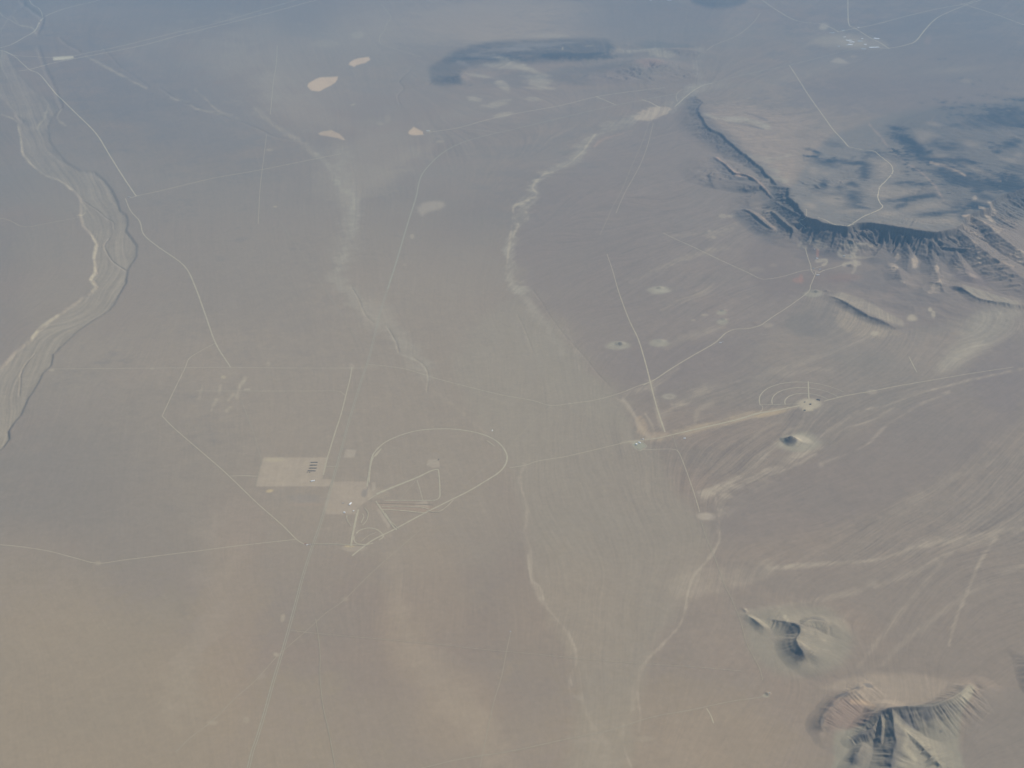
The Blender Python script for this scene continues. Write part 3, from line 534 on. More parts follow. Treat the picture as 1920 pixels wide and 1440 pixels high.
stroke([(693,905),(688,918)], 2.5, DARK + .03, .5, 1.5); stroke([(673,950),(665,985),(662,1015),(660,1030)], 9, TAN, .4, 5); blob(662,1028,26,6, TAN + .02, .5)
blob(655,1024,10,2, lin(.42,.37,.22), .5); blob(506,920,7,3, lin(.42,.36,.22), .6, -.2); flat([(612,990),(620,985),(616,1000)], TAN, .4); blob(580,946,40,4, lin(.27,.225,.18), .35); blob(572,935,40,10, DARK + .07, .25)
blob(660,688,6,8, TAN + .03, .45); blob(696,688,18,5, TAN, .35); blob(435,695,22,9, TAN, .3); blob(419,707,6,4, lin(.36,.34,.24), .5)
for p in [([(380,722),(376,735),(372,748)]),([(414,722),(411,738)]),([(450,722),(444,745)]),([(405,750),(396,770)]),([(460,708),(455,720)]),([(438,738),(428,750)]),([(432,765),(426,770)])]: stroke(p, 4, lin(.31,.29,.235), .6, 3)
stroke([(458,730),(468,730)], 2, SAND, .7, 1); blob(503,682,4,5, SAND, .35); blob(286,691,6,2, SAND, .4); blob(97,694,5,3, SAND, .5); blob(184,1056,6,4, SAND, .35)
blob(518,1227,8,5, SAND, .5, .3); blob(530,1159,4,8, SAND, .4, .2); blob(647,1123,8,5, TAN, .4); blob(490,1268,10,6, TAN, .35, -.5); blob(462,1350,8,8, SAND, .3); blob(398,1355,10,5, SAND, .3); blob(700,1235,6,6, TAN, .15)
flat([(100,107),(137,105),(138,109),(118,112),(100,113)], lin(.5,.5,.4), .8, 1.2, .3)
blob(1322,968,14,7, TAN + .06, .65); blob(1210,1385,20,6, TAN, .35); blob(1165,1375,5,14, TAN, .3)
blob(1545,48,9,6, TAN + .04, .6); blob(1543,52,9,5, SAND, .6); poly([(1500,90),(1540,70),(1580,62),(1620,68),(1650,76),(1665,85),(1640,93),(1590,92),(1550,88),(1530,82)], TAN, .6, 6, 3); blob(1595,80,30,7, SAND, .5, 0, .6); poly([(1556,116),(1570,108),(1583,113),(1590,118),(1575,119)], TAN + .06, .65, 2, 1); blob(1600,106,8,3, TAN, .5)
blob(1740,75,8,10, PINK, .4, .5); blob(1812,152,10,4, TAN, .35); blob(1560,75,50,10, TAN, .5)
flat([(1185,833),(1190,828),(1206,830),(1213,838),(1205,841),(1203,845),(1192,840)], lin(.26,.29,.24), .6)
# semicircular range
blob(1517,757,24,11, lin(.36,.34,.27), .75, 0, .12); flat([(1505,765),(1525,763),(1524,770),(1510,772),(1504,770)], lin(.35,.33,.26), .7)
blob(1440,776,34,5, lin(.34,.29,.2), .6, -.2); blob(1635,734,10,5, TAN + .03, .5)
stroke([(1508,772),(1506,785),(1500,800),(1478,806),(1468,815)], 4, TAN, .5, 3); stroke([(1535,770),(1525,790),(1512,808)], 3, TAN, .45, 2)
blob(1700,-40,500,60, GREY, .3)
# bare rock where the land is steep, with its strata
rk = sstep(.20, .50, SLP) * sstep(10, 60, Z) * (1 - .45 * sstep(800, 1000, gy))
strata = 1 + 0.22 * np.sin((Z + 14 * N_MID) / 11.0) + 0.18 * N_TINY + 0.15 * N_FIN
ALB = ALB * (1 - .55 * rk[..., None]) + (lin(.105, .10, .098) * strata[..., None]) * (.55 * rk[..., None])
ALB *= np.array([1.42, 1.228, .975], np.float32)
np.clip(ALB, 0.02, 0.75, out=ALB)
# ------------------------------------------------------------------ materials
def mat_plain(name, col, rough=0.9, nscale=0.05, namt=0.12, metal=0.0):
    if rough == .95: col = (col[0] * 1.3, col[1] * 1.17, col[2] * .92)
    m = bpy.data.materials.new(name); m.use_nodes = True
    t = m.node_tree; b = t.nodes['Principled BSDF']
    b.inputs['Roughness'].default_value = rough; b.inputs['Metallic'].default_value = metal
    b.inputs['Specular IOR Level'].default_value = 0.08
    tc = t.nodes.new('ShaderNodeTexCoord'); n = t.nodes.new('ShaderNodeTexNoise')
    n.inputs['Scale'].default_value = nscale; n.inputs['Detail'].default_value = 4
    r = t.nodes.new('ShaderNodeValToRGB')
    r.color_ramp.elements[0].position = .3; r.color_ramp.elements[1].position = .7
    r.color_ramp.elements[0].color = tuple(c * (1 - namt) for c in col) + (1,)
    r.color_ramp.elements[1].color = tuple(min(1, c * (1 + namt)) for c in col) + (1,)
    t.links.new(tc.outputs['Object'], n.inputs['Vector']); t.links.new(n.outputs['Fac'], r.inputs['Fac'])
    t.links.new(r.outputs['Color'], b.inputs['Base Color'])
    return m
def mat_land():
    m = bpy.data.materials.new('desert soil'); m.use_nodes = True
    t = m.node_tree; b = t.nodes['Principled BSDF']
    b.inputs['Roughness'].default_value = 0.95; b.inputs['Specular IOR Level'].default_value = 0.05
    a = t.nodes.new('ShaderNodeAttribute'); a.attribute_name = 'soil'
    tc = t.nodes.new('ShaderNodeTexCoord'); n = t.nodes.new('ShaderNodeTexNoise')
    n.inputs['Scale'].default_value = 0.012; n.inputs['Detail'].default_value = 5; n.inputs['Roughness'].default_value = 0.65
    mr = t.nodes.new('ShaderNodeMapRange'); mr.inputs['From Min'].default_value = .3; mr.inputs['From Max'].default_value = .7
    mr.inputs['To Min'].default_value = .95; mr.inputs['To Max'].default_value = 1.05
    mx = t.nodes.new('ShaderNodeVectorMath'); mx.operation = 'SCALE'
    t.links.new(tc.outputs['Object'], n.inputs['Vector']); t.links.new(n.outputs['Fac'], mr.inputs['Value'])
    t.links.new(a.outputs['Color'], mx.inputs[0]); t.links.new(mr.outputs[0], mx.inputs['Scale'])
    t.links.new(mx.outputs[0], b.inputs['Base Color'])
    return m
LAND = mat_land()
def put(o, name, label, cat=None, kind=None, group=None):
    o.name = name; o['label'] = label
    if cat: o['category'] = cat
    if kind: o['kind'] = kind
    if group: o['group'] = group
    return o
# ------------------------------------------------------------------ the land as meshes cut from one sheet
def axis(knots):
    out = [knots[0][0]]
    for (a, s), (b, s2) in zip(knots[:-1], knots[1:]):
        n = max(1, int(round((b - a) / s)))
        out += list(a + (b - a) * (np.arange(n) + 1) / n)
    return np.array(out)
ys = axis([(-240, 4), (-20, 1.6), (160, 1.35), (330, .8), (570, 1.3), (1140, 1.25), (1460, 8), (1800, 60), (3800, 60)])
xs = axis([(-3400, 90), (-400, 9), (-24, 1.6), (1260, 1.35), (1944, 9), (2320, 90), (5300, 90)])
GX, GY = np.meshgrid(xs, ys)
def samp(A, x, y):
    x = np.clip(x - X0, 0, AW - 1.01); y = np.clip(y - Y0, 0, AH - 1.01)
    i, j = y.astype(int), x.astype(int); fy, fx = y - i, x - j
    if A.ndim == 3: fy, fx = fy[..., None], fx[..., None]
    return (A[i, j] * (1 - fx) + A[i, j + 1] * fx) * (1 - fy) + (A[i + 1, j] * (1 - fx) + A[i + 1, j + 1] * fx) * fy
UX, UY = unproj(GX, GY)
UZ = samp(Z, GX, GY)
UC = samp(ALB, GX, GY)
# which stretch of land each sample belongs to
LAB = np.zeros((AH, AW), np.uint8)
def region(pts, k, flat_=True, zmin=None):
    P = pts if flat_ else tr(pts)
    sy, sx = box(P, 4); i = inside(P, gx[sy, sx], gy[sy, sx])
    if zmin is not None: i &= Z[sy, sx] > zmin
    LAB[sy, sx][i] = k
region([(1285,165),(1360,180),(1560,200),(1720,196),(1960,180),(2320,170),(2320,560),(1930,580),(1700,600),(1500,560),(1380,480),(1290,400),(1290,320)], 1, True, 14)
region([(1250,560),(1960,530),(1960,660),(1500,680)], 2, True, 14)
region([(1380,1130),(1610,1130),(1610,1280),(1380,1280)], 3, True, 8)
region([(1520,1250),(1850,1262),(1850,1600),(1540,1600)], 4, True, 8)
region([(790,60),(1165,60),(1165,165),(790,175)], 5, True, 12)
region([(1080,85),(1345,80),(1345,175),(1080,175)], 6, True, 14)
region([(1270,-60),(1450,-60),(1450,30),(1270,30)], 7, True, 12)
LAB[WASHM > 0.5] = 8
for k, q in (('a', 9), ('b', 10), ('c', 11), ('d', 12)): region(PL[k], q)
region(BIGPAD, 13); region(SQPAD, 14)
LABI = [('ground','grey brown desert plain with braided drainage lines','desert ground'),('mesa','large dark topped tilted mesa with a ribbed blue shadowed cliff','mesa'),('hill','low pale banded hills between the big mesa and the fan','low hills'),
        ('hill','lone dark ridged hill on a pale apron above the bottom right range','hill'),('hill','steep gullied range with a pointed right tip at bottom right','hill'),('mesa','long flat dark lava mesa in the distance','mesa'),
        ('hill','far pinkish ribbed range right of the dark lava mesa','hill'),('hill','dark far hill cut by the top edge of the view','hill'),('riverbed','wide pale dry riverbed winding down the left side','dry river'),
        ('playa','larger tan dry lake pan, lower left of the two bright pans','dry lake'),('playa','smaller tan dry lake pan, upper right of the two bright pans','dry lake'),('playa','small tan pan touching the straight far road','dry lake'),('playa','thin curved faded pan below the bright pans','dry lake'),
        ('gravel_pad','large tan graded pad left of the highway with four dark sheds','graded pad'),('gravel_pad','smaller graded yard right of the highway with white buildings','graded pad')]
for (cx_, cy_, hh, rr, ax_, ay_), lb in zip(CONES[:6], ['small pale cone with dark side, left of the dirt road','small mound with tan streak in the middle of the fan','pale mound, upper of a close pair','pale mound, lower of a close pair beside the curved road','pale low cone, right of the dirt road','tall dark peaked cone on a yellow green apron below the semicircle']):
    x, y = unproj(cx_, cy_, hh * .6); rx, ry = proj(x, y, 0)
    a = np.linspace(0, 2 * math.pi, 20, endpoint=False)
    rr2 = rr * 1.35
    region([(float(rx) + rr2 * math.cos(t), float(ry) + rr2 * .5 * math.sin(t)) for t in a], len(LABI)); LABI.append(('cone_hill', lb, 'small cone'))
ij = LAB[np.clip((GY - Y0).astype(int), 0, AH - 1), np.clip((GX - X0).astype(int), 0, AW - 1)]
ij[(GY > 1815) | (GY < -236)] = 0
NR, NC = GX.shape
vid = np.arange(NR * NC, dtype=np.int64).reshape(NR, NC)
quads = np.stack([vid[1:, :-1], vid[1:, 1:], vid[:-1, 1:], vid[:-1, :-1]], -1).reshape(-1, 4)
ql = ij[:-1, :-1].reshape(-1)
co = np.stack([UX, UY, UZ], -1).reshape(-1, 3).astype(np.float32)
colr = np.concatenate([UC, np.ones(UC.shape[:2] + (1,))], -1).reshape(-1, 4).astype(np.float32)
# normals of the whole sheet, so that the cuts do not show
P3 = co.reshape(NR, NC, 3)
du = np.empty_like(P3); dv = np.empty_like(P3)
du[:, 1:-1] = P3[:, 2:] - P3[:, :-2]; du[:, 0] = P3[:, 1] - P3[:, 0]; du[:, -1] = P3[:, -1] - P3[:, -2]
dv[1:-1] = P3[:-2] - P3[2:]; dv[0] = P3[0] - P3[1]; dv[-1] = P3[-2] - P3[-1]
NRM = np.cross(du, dv); NRM /= np.linalg.norm(NRM, axis=-1, keepdims=True) + 1e-9
NRM = NRM.reshape(-1, 3).astype(np.float32)
for k in range(len(LABI)):
    q = quads[ql == k]
    if len(q) == 0: continue
    used, inv = np.unique(q, return_inverse=True)
    me = bpy.data.meshes.new(LABI[k][0])
    me.vertices.add(len(used)); me.vertices.foreach_set('co', co[used].ravel())
    nq = len(q)
    me.loops.add(nq * 4); me.loops.foreach_set('vertex_index', inv.astype(np.int32).ravel())
    me.polygons.add(nq); me.polygons.foreach_set('loop_start', np.arange(nq, dtype=np.int32) * 4)
    me.polygons.foreach_set('use_smooth', np.ones(nq, bool))
    me.update(calc_edges=True)
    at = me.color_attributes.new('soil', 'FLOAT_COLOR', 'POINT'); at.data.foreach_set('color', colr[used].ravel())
    if k > 0: me.normals_split_custom_set_from_vertices(NRM[used].tolist())
    me.materials.append(LAND)
    o = bpy.data.objects.new(LABI[k][0], me); C.collection.objects.link(o)
    put(o, LABI[k][0], LABI[k][1], LABI[k][2], 'structure')
def world(px, py, lift=0.0):
    """point of the ground seen at a pixel"""
    r = s2r(px, py)
    x, y = unproj(r[0], r[1]); return float(x), float(y), float(zat(r[0], r[1])) + lift
# ------------------------------------------------------------------ roads
M_ASPH = mat_plain('weathered pale asphalt', (.282,.278,.238), .95, .02, .05)
M_DIRT = mat_plain('graded dirt', (.345,.32,.262), .95, .01, .07)
M_DIRT2 = mat_plain('faint dirt track', (.272,.248,.206), .95, .01, .07)
M_GRAV = mat_plain('pale gravel', (.345,.325,.268), .95, .01, .06)
M_FARD = mat_plain('far pale graded dirt', (.40,.375,.31), .95, .01, .06)
M_WHT = mat_plain('white caliche', (.43,.40,.33), .95, .01, .06)
M_MED = mat_plain('dark median soil', (.17,.165,.15), .95, .01, .06)
def ribbon(name, label, cat, wm, m, pts, sm=5, lift=1.2, off=0.0, parent=None, closed=False):
    P = smooth(pts, sm) if sm > 1 else list(pts)
    dense = []
    for a, b in zip(P[:-1], P[1:]):
        n = max(1, int(math.hypot(b[0] - a[0], b[1] - a[1]) / 3))
        dense += [(a[0] + (b[0] - a[0]) * k / n, a[1] + (b[1] - a[1]) * k / n) for k in range(n)]
    dense.append(P[-1])
    R = [s2r(a, b) for a, b in dense]
    W = np.array([[float(v) for v in unproj(a, b)] for a, b in R])
    d = np.gradient(W, axis=0); d /= np.linalg.norm(d, axis=1, keepdims=True) + 1e-9
    nn = np.stack([-d[:, 1], d[:, 0]], 1)
    vs, fs = [], []
    if isinstance(wm, (int, float)): wm = [wm] * 2
    far = 1.0 + 1.1 * (1 - min(1.0, max(0.0, (np.mean([p[1] for p in pts]) - 40) / 330)))
    wm = [v * far for v in wm]
    if far > 1.12 and m in (M_DIRT, M_DIRT2): m = M_FARD if m == M_DIRT else M_DIRT
    wf = np.interp(np.linspace(0, 1, len(W)), np.linspace(0, 1, len(wm)), wm)
    for k in range(len(W)):
        jw = 1 + 0.16 * math.sin(k * 1.7 + len(W)) * math.sin(k * .53)
        for s in (-.5, 0, .5):
            x = W[k, 0] + nn[k, 0] * (off + s * wf[k] * jw); y = W[k, 1] + nn[k, 1] * (off + s * wf[k] * jw)
            rx, ry = proj(x, y, 0.0)
            e = 25.0
            zz = float(zat(rx, ry)); sl_ = 0.0
            if zz > 12: 
                for ex, ey in ((e, 0), (-e, 0), (0, e), (0, -e)):
                    qx, qy = proj(x + ex, y + ey, 0.0); sl_ = max(sl_, float(zat(qx, qy)) - zz)
            vs.append((float(x), float(y), zz + lift + sl_ * 0.35))
        if k:
            b = (k - 1) * 3
            fs += [(b, b + 1, b + 4, b + 3), (b + 1, b + 2, b + 5, b + 4)]
    me = bpy.data.meshes.new(name); me.from_pydata(vs, [], [f[::-1] for f in fs]); me.update()
    me.materials.append(m)
    o = bpy.data.objects.new(name, me); C.collection.objects.link(o)
    if parent: o.parent = parent; o.name = name
    else: put(o, name, label, cat, 'structure')
    return o
HW = [(461,1462),(473,1410),(480,1390),(495,1342),(512,1280),(527,1230),(540,1185),(557,1122),(568,1080),(585,1027),(600,985),(615,935),(627,890),(640,845),(655,788),(677,716),(690,678),(700,640),(712,590),(727,542),(745,485),(765,417),(780,370),(787,337),(800,315),(825,290),(855,272),(900,257),(960,243),(1035,225),(1155,197),(1285,172),(1305,163),(1335,155),(1385,142),(1440,130),(1480,122),(1540,107),(1600,92),(1650,84)]
i0 = 20
ribbon('highway', 'long straight pale blue grey highway running the height of the view', 'highway', 11, M_ASPH, HW[:i0], off=14, sm=3)
ribbon('highway', 'second lane of the divided highway, nearest the test track', 'highway', 9, M_ASPH, HW[:i0], off=-13, sm=3)
ribbon('highway', 'far stretch of highway bending right towards the distant town', 'highway', [26, 24, 22, 22], M_ASPH, HW[i0 - 1:], sm=4)
RD = [
 ('railway','straight pale rail line above the far highway',20,M_DIRT,[(800,248),(855,240),(905,227),(945,217),(1000,207),(1055,197),(1115,182),(1180,172),(1247,164)]),
 ('dirt_road','faint spur below the rail line near the small pan',14,M_DIRT2,[(855,240),(900,244),(935,249)]),
 ('dirt_road','short pale connector between rail line and far highway',22,M_DIRT,[(1117,181),(1135,188),(1155,197)]),
 ('dirt_road','short bright road down to the sand pit',26,M_WHT,[(1203,187),(1217,191),(1228,197),(1238,202)]),
 ('dirt_road','straight pair of far roads crossing the top left, upper one',22,M_DIRT,[(138,105),(170,98),(240,83),(330,60.5),(400,45),(480,22),(545,3),(580,-8)]),
 ('dirt_road','straight pair of far roads crossing the top left, lower one',30,M_DIRT,[(35,133),(58,129),(100,118),(150,108),(200,98.5),(272,83.5),(340,65),(430,43),(520,20),(600,-2)]),
 ('dirt_road','track along the top of the dry riverbed corner',22,M_DIRT,[(-20,90),(0,94),(12,97),(28,104),(60,106),(100,108),(138,107)]),
 ('dirt_road','curving pale road at the top left corner',26,M_DIRT,[(-10,92),(20,84),(45,70),(65,58),(80,34),(110,20),(145,10),(180,2),(210,-10)]),
 ('dirt_road','thin branch road leaving the top left bend',16,M_DIRT,[(80,34),(78,24),(72,15),(60,8),(52,-8)]),
 ('dirt_road','thin winding road in the extreme top left',16,M_DIRT2,[(-5,15),(5,30),(20,38),(32,45),(55,50),(66,56)]),
 ('dirt_road','broad pale road running diagonally right of the dry riverbed',[22,27,24,22,20],M_DIRT,[(10,97),(30,108),(55,130),(75,140),(100,170),(140,210),(180,250),(205,290),(230,330),(250,360),(256,368)]),
 ('dirt_road','straight thin road across the upper left plain',30,M_DIRT,[(242,372),(262,366),(300,358),(400,334),(480,320),(560,304),(640,288)]),
 ('dirt_road','pale road bending down from the riverbed crossing to the junction',[26,34,32,30,28,28],M_DIRT,[(235,372),(245,395),(262,415),(270,440),(300,465),(345,498),(365,535),(385,590),(405,645),(432,688)]),
 ('dirt_road','faint road crossing the dry riverbed',14,M_DIRT2,[(160,392),(180,380),(205,370),(215,360),(240,352)]),
 ('dirt_road','thin road meeting the left bank of the dry riverbed',16,M_DIRT,[(-20,405),(15,412),(45,425),(80,420),(120,413),(155,406)]),
 ('dirt_road','long level road left of the highway',13,M_DIRT,[(95,692),(200,691),(300,690),(430,689),(560,690),(684,690)]),
 ('dirt_road','thin road from the junction down to the left corner of the fenced block',15,M_DIRT,[(405,643),(380,656),(355,672),(347,690),(325,735),(304,780)]),
 ('dirt_road','straight diagonal road down to the highway crossing',16,M_DIRT,[(304,780),(330,806),(400,866),(430,893),(480,941),(530,985),(556,1011),(570,1020)]),
 ('dirt_road','thin track from the left edge to the highway crossing',13,M_DIRT,[(-20,1020),(30,1024),(90,1033),(140,1046),(184,1056),(240,1049),(330,1038),(430,1025),(490,1018),(556,1011)]),
 ('dirt_road','short level road into the graded pad from the left',16,M_DIRT,[(430,893),(455,892),(482,893)]),
 ('dirt_road','thin track down to the upper left corner of the graded pad',12,M_DIRT2,[(452,750),(462,775),(475,810),(485,845),(490,865),(484,890),(480,912)]),
 ('dirt_road','level row road left of the frontage road',11,M_DIRT,[(368,733),(450,733),(560,733),(630,733),(642,737),(648,742)]),
 ('dirt_road','frontage road beside the highway',22,M_DIRT,[(660,688),(656,712),(650,735),(640,775),(628,812),(618,845),(613,862),(606,890)]),
 ('dirt_road','short link from the row road to the highway',11,M_DIRT2,[(640,733),(655,733),(672,733)]),
 ('dirt_road','short link from the graded pad to the highway',14,M_DIRT,[(608,874),(620,874),(630,874)]),
 ('dirt_road','long thin road sweeping right from the highway to the fan',15,M_DIRT,[(690,683),(720,686),(760,692),(810,707),(870,723),(940,740),(1000,751),(1033,760),(1080,755),(1120,749),(1165,736),(1195,724),(1218,716)]),
 ('dirt_road','thin diagonal track from the track loop up to the sweeping road',11,M_DIRT2,[(1033,762),(1010,780),(985,805),(960,832),(952,842)]),
 ('dirt_road','pale road climbing from the fan to the mine',[24,24,20,18],M_DIRT,[(1206,722),(1230,710),(1260,690),(1300,666),(1340,643),(1360,625),(1378,617),(1400,616),(1425,610),(1440,600),(1475,577),(1510,552),(1518,543),(1520,535),(1527,518),(1530,510)]),
 ('dirt_road','thin road from the curve towards the low hill',12,M_DIRT2,[(1378,617),(1400,622),(1440,628)]),
 ('dirt_road','thin straight road from the fan to the mine',[18,24,22,18],M_DIRT,[(1243,436),(1262,446),(1300,463),(1350,487),(1400,510),(1425,522),(1440,523),(1465,519),(1500,509),(1518,506)]),
 ('dirt_road','road below the cliff bench into the mine',18,M_DIRT,[(1510,465),(1514,480),(1520,498),(1521,506),(1526,514)]),
 ('dirt_road','road from the mine settlement to the eastern workings',22,M_DIRT,[(1534,512),(1550,505),(1570,500),(1590,493),(1606,492)]),
 ('dirt_road','hairpin road round the upper mine pit',14,M_DIRT,[(1524,504),(1540,499),(1550,493),(1550,488),(1540,486)]),
 ('dirt_road','straight diagonal road down to the dark mesa',20,M_DIRT,[(1480,122),(1498,150),(1517,180),(1535,205),(1560,240),(1580,262),(1591,275)]),
 ('dirt_road','winding bright road over the mesa top',22,M_WHT,[(1591,275),(1600,277),(1620,281),(1638,283),(1650,292),(1660,300),(1670,308),(1674,318),(1672,326),(1660,340),(1650,350),(1647,362),(1646,370),(1650,380),(1655,386),(1652,391),(1640,397),(1615,408),(1600,418),(1590,423)]),
 ('dirt_road','bright haul road along the mesa rim',[12,24,34,24],M_WHT,[(1533,407),(1550,414),(1562,420),(1575,422),(1590,424),(1601,422)]),
 ('dirt_road','thin road down the notch in the mesa rim',14,M_DIRT,[(1512,392),(1512,405),(1504,408),(1499,414),(1503,420),(1512,428)]),
 ('dirt_road','pale track down the fan between the two lower cones',[14,20,24,26,26],M_DIRT,[(1138,476),(1148,505),(1158,540),(1170,575),(1182,605),(1196,634),(1206,665),(1216,702),(1224,735),(1232,765),(1240,790),(1247,810)]),
 ('dirt_road','faint double track, left one, climbing towards the sand pit',12,M_DIRT2,[(1125,440),(1140,408),(1150,385),(1165,358),(1185,310),(1205,265),(1220,220)]),
 ('dirt_road','faint double track, right one, climbing towards the sand pit',12,M_DIRT2,[(1155,400),(1163,380),(1175,355),(1200,310),(1215,270),(1225,230)]),
 ('dirt_road','straight sandy road from the water tank to the semicircle',[14,30,34,40,30],M_DIRT,[(1165,830),(1190,827),(1215,824),(1240,820),(1260,815),(1320,801),(1380,787),(1420,775),(1450,770),(1480,764),(1500,760)]),
 ('dirt_road','faint straight road from the highway loop to the water tank',14,M_DIRT,[(955,877),(985,872),(1010,864),(1060,856),(1120,842),(1165,831)]),
 ('dirt_road','thin road from the tank down to the wells',13,M_DIRT,[(1205,843),(1240,842),(1260,842),(1272,847),(1283,872),(1300,920),(1312,960)]),
 ('dirt_road','short spur crossing the sandy road beside the tank',10,M_DIRT2,[(1262,815),(1265,828),(1271,845)]),
 ('dirt_road','faint track from the wells down the right fan',11,M_DIRT2,[(1314,975),(1325,1010),(1340,1045),(1358,1095),(1375,1130),(1390,1170),(1400,1205),(1415,1235),(1425,1255),(1430,1275)]),
 ('dirt_road','straight sandy road right of the semicircle',[24,18,14],M_DIRT,[(1545,752),(1575,744),(1600,739),(1635,733),(1680,724),(1750,712),(1820,700),(1900,688)]),
 ('dirt_road','thin straight track crossing the lower middle',5,M_DIRT,[(545,1182),(600,1188),(700,1197),(800,1206),(900,1217),(1000,1226),(1100,1236),(1200,1244),(1300,1250),(1390,1258)]),
 ('dirt_road','thin diagonal track across the highway at lower left',11,M_DIRT2,[(330,1410),(355,1385),(400,1350),(440,1310),(480,1275),(518,1232),(540,1212),(575,1182),(610,1150),(645,1125),(690,1080),(740,1035),(790,992)]),
 ('dirt_road','thin dotted track down the lower middle',10,M_DIRT2,[(958,1184),(950,1220),(940,1270),(925,1320),(910,1390),(900,1440)]),
 ('dirt_road','faint wandering track at the bottom left of centre',11,M_DIRT2,[(592,1160),(600,1220),(600,1270),(606,1325),(616,1370),(630,1445)]),
 ('dirt_road','long faint track along the bottom into the right hills',13,M_DIRT2,[(790,1440),(870,1422),(960,1408),(1060,1386),(1140,1370),(1220,1345),(1290,1332),(1370,1315),(1420,1308),(1440,1303)]),
 ('dirt_road','short bright spur on the bottom track',14,M_DIRT,[(1325,1328),(1333,1342),(1338,1356)]),
 ('dirt_road','faint level track right of the highway at mid height',11,M_DIRT2,[(718,554),(735,552),(770,547),(820,540),(880,528),(915,522)]),
 ('dirt_road','faint diagonal track on the left plain',9,M_DIRT2,[(515,400),(545,445),(575,490),(605,535),(640,590),(670,640)]),
 ('dirt_road','thin far track left of the bright pans',14,M_DIRT2,[(520,85),(518,120),(513,150),(510,180),(507,215)]),
 ('dirt_road','thin far track in front of the bright pans',12,M_DIRT2,[(500,250),(494,300),(488,350),(484,420)]),
 ('dirt_road','short straight airstrip right of the semicircle',[14,22,16],M_GRAV,[(1704,668),(1711,682),(1719,698)]),
 ('dirt_road','far road from the top edge to the village',24,M_DIRT,[(1420,-8),(1440,8),(1475,30),(1500,40),(1540,45),(1562,54),(1572,60)]),
 ('dirt_road','straight far road from the top edge to the village crossing',24,M_DIRT,[(1590,-10),(1590,20),(1592,46),(1605,54),(1630,70),(1650,80),(1668,92)]),
 ('dirt_road','straight far road right of the village',24,M_DIRT,[(1570,60),(1605,53),(1640,46),(1700,30),(1760,16),(1805,8),(1830,0)]),
 ('dirt_road','curved far road below the village to the right crossing',26,M_DIRT,[(1648,90),(1670,90),(1700,84),(1718,76),(1735,55),(1755,35),(1780,22),(1812,9),(1850,-4)]),
 ('dirt_road','far road leaving the right crossing towards the edge',26,M_DIRT,[(1800,6),(1830,15),(1870,28),(1910,43),(1940,54)]),
 ('dirt_road','faint far road through the sand dunes north of the sand pit',14,M_DIRT2,[(1325,95),(1340,84),(1380,68),(1410,45),(1425,25)]),
 ('dirt_road','pale double road crossing near the dry wash gap',22,M_DIRT,[(1265,200),(1285,182),(1300,170),(1318,160),(1335,156)]),
 ('dirt_road','second track into the dry wash gap',16,M_DIRT2,[(1270,190),(1268,180),(1275,170),(1300,162)]),
 ('dirt_road','winding far track above the bright pans',12,M_DIRT2,[(715,8),(725,20),(733,33),(725,45),(722,55),(712,70),(715,82),(745,93),(790,107)]),
 ('dirt_road','far track through the pinkish desert at top',12,M_DIRT2,[(600,63),(640,64),(680,66)]),
 ('dirt_road','access track round the water tank compound',9,M_GRAV,[(1186,834),(1190,840),(1200,845),(1205,842),(1213,837),(1206,830),(1192,827),(1186,834)]),
]
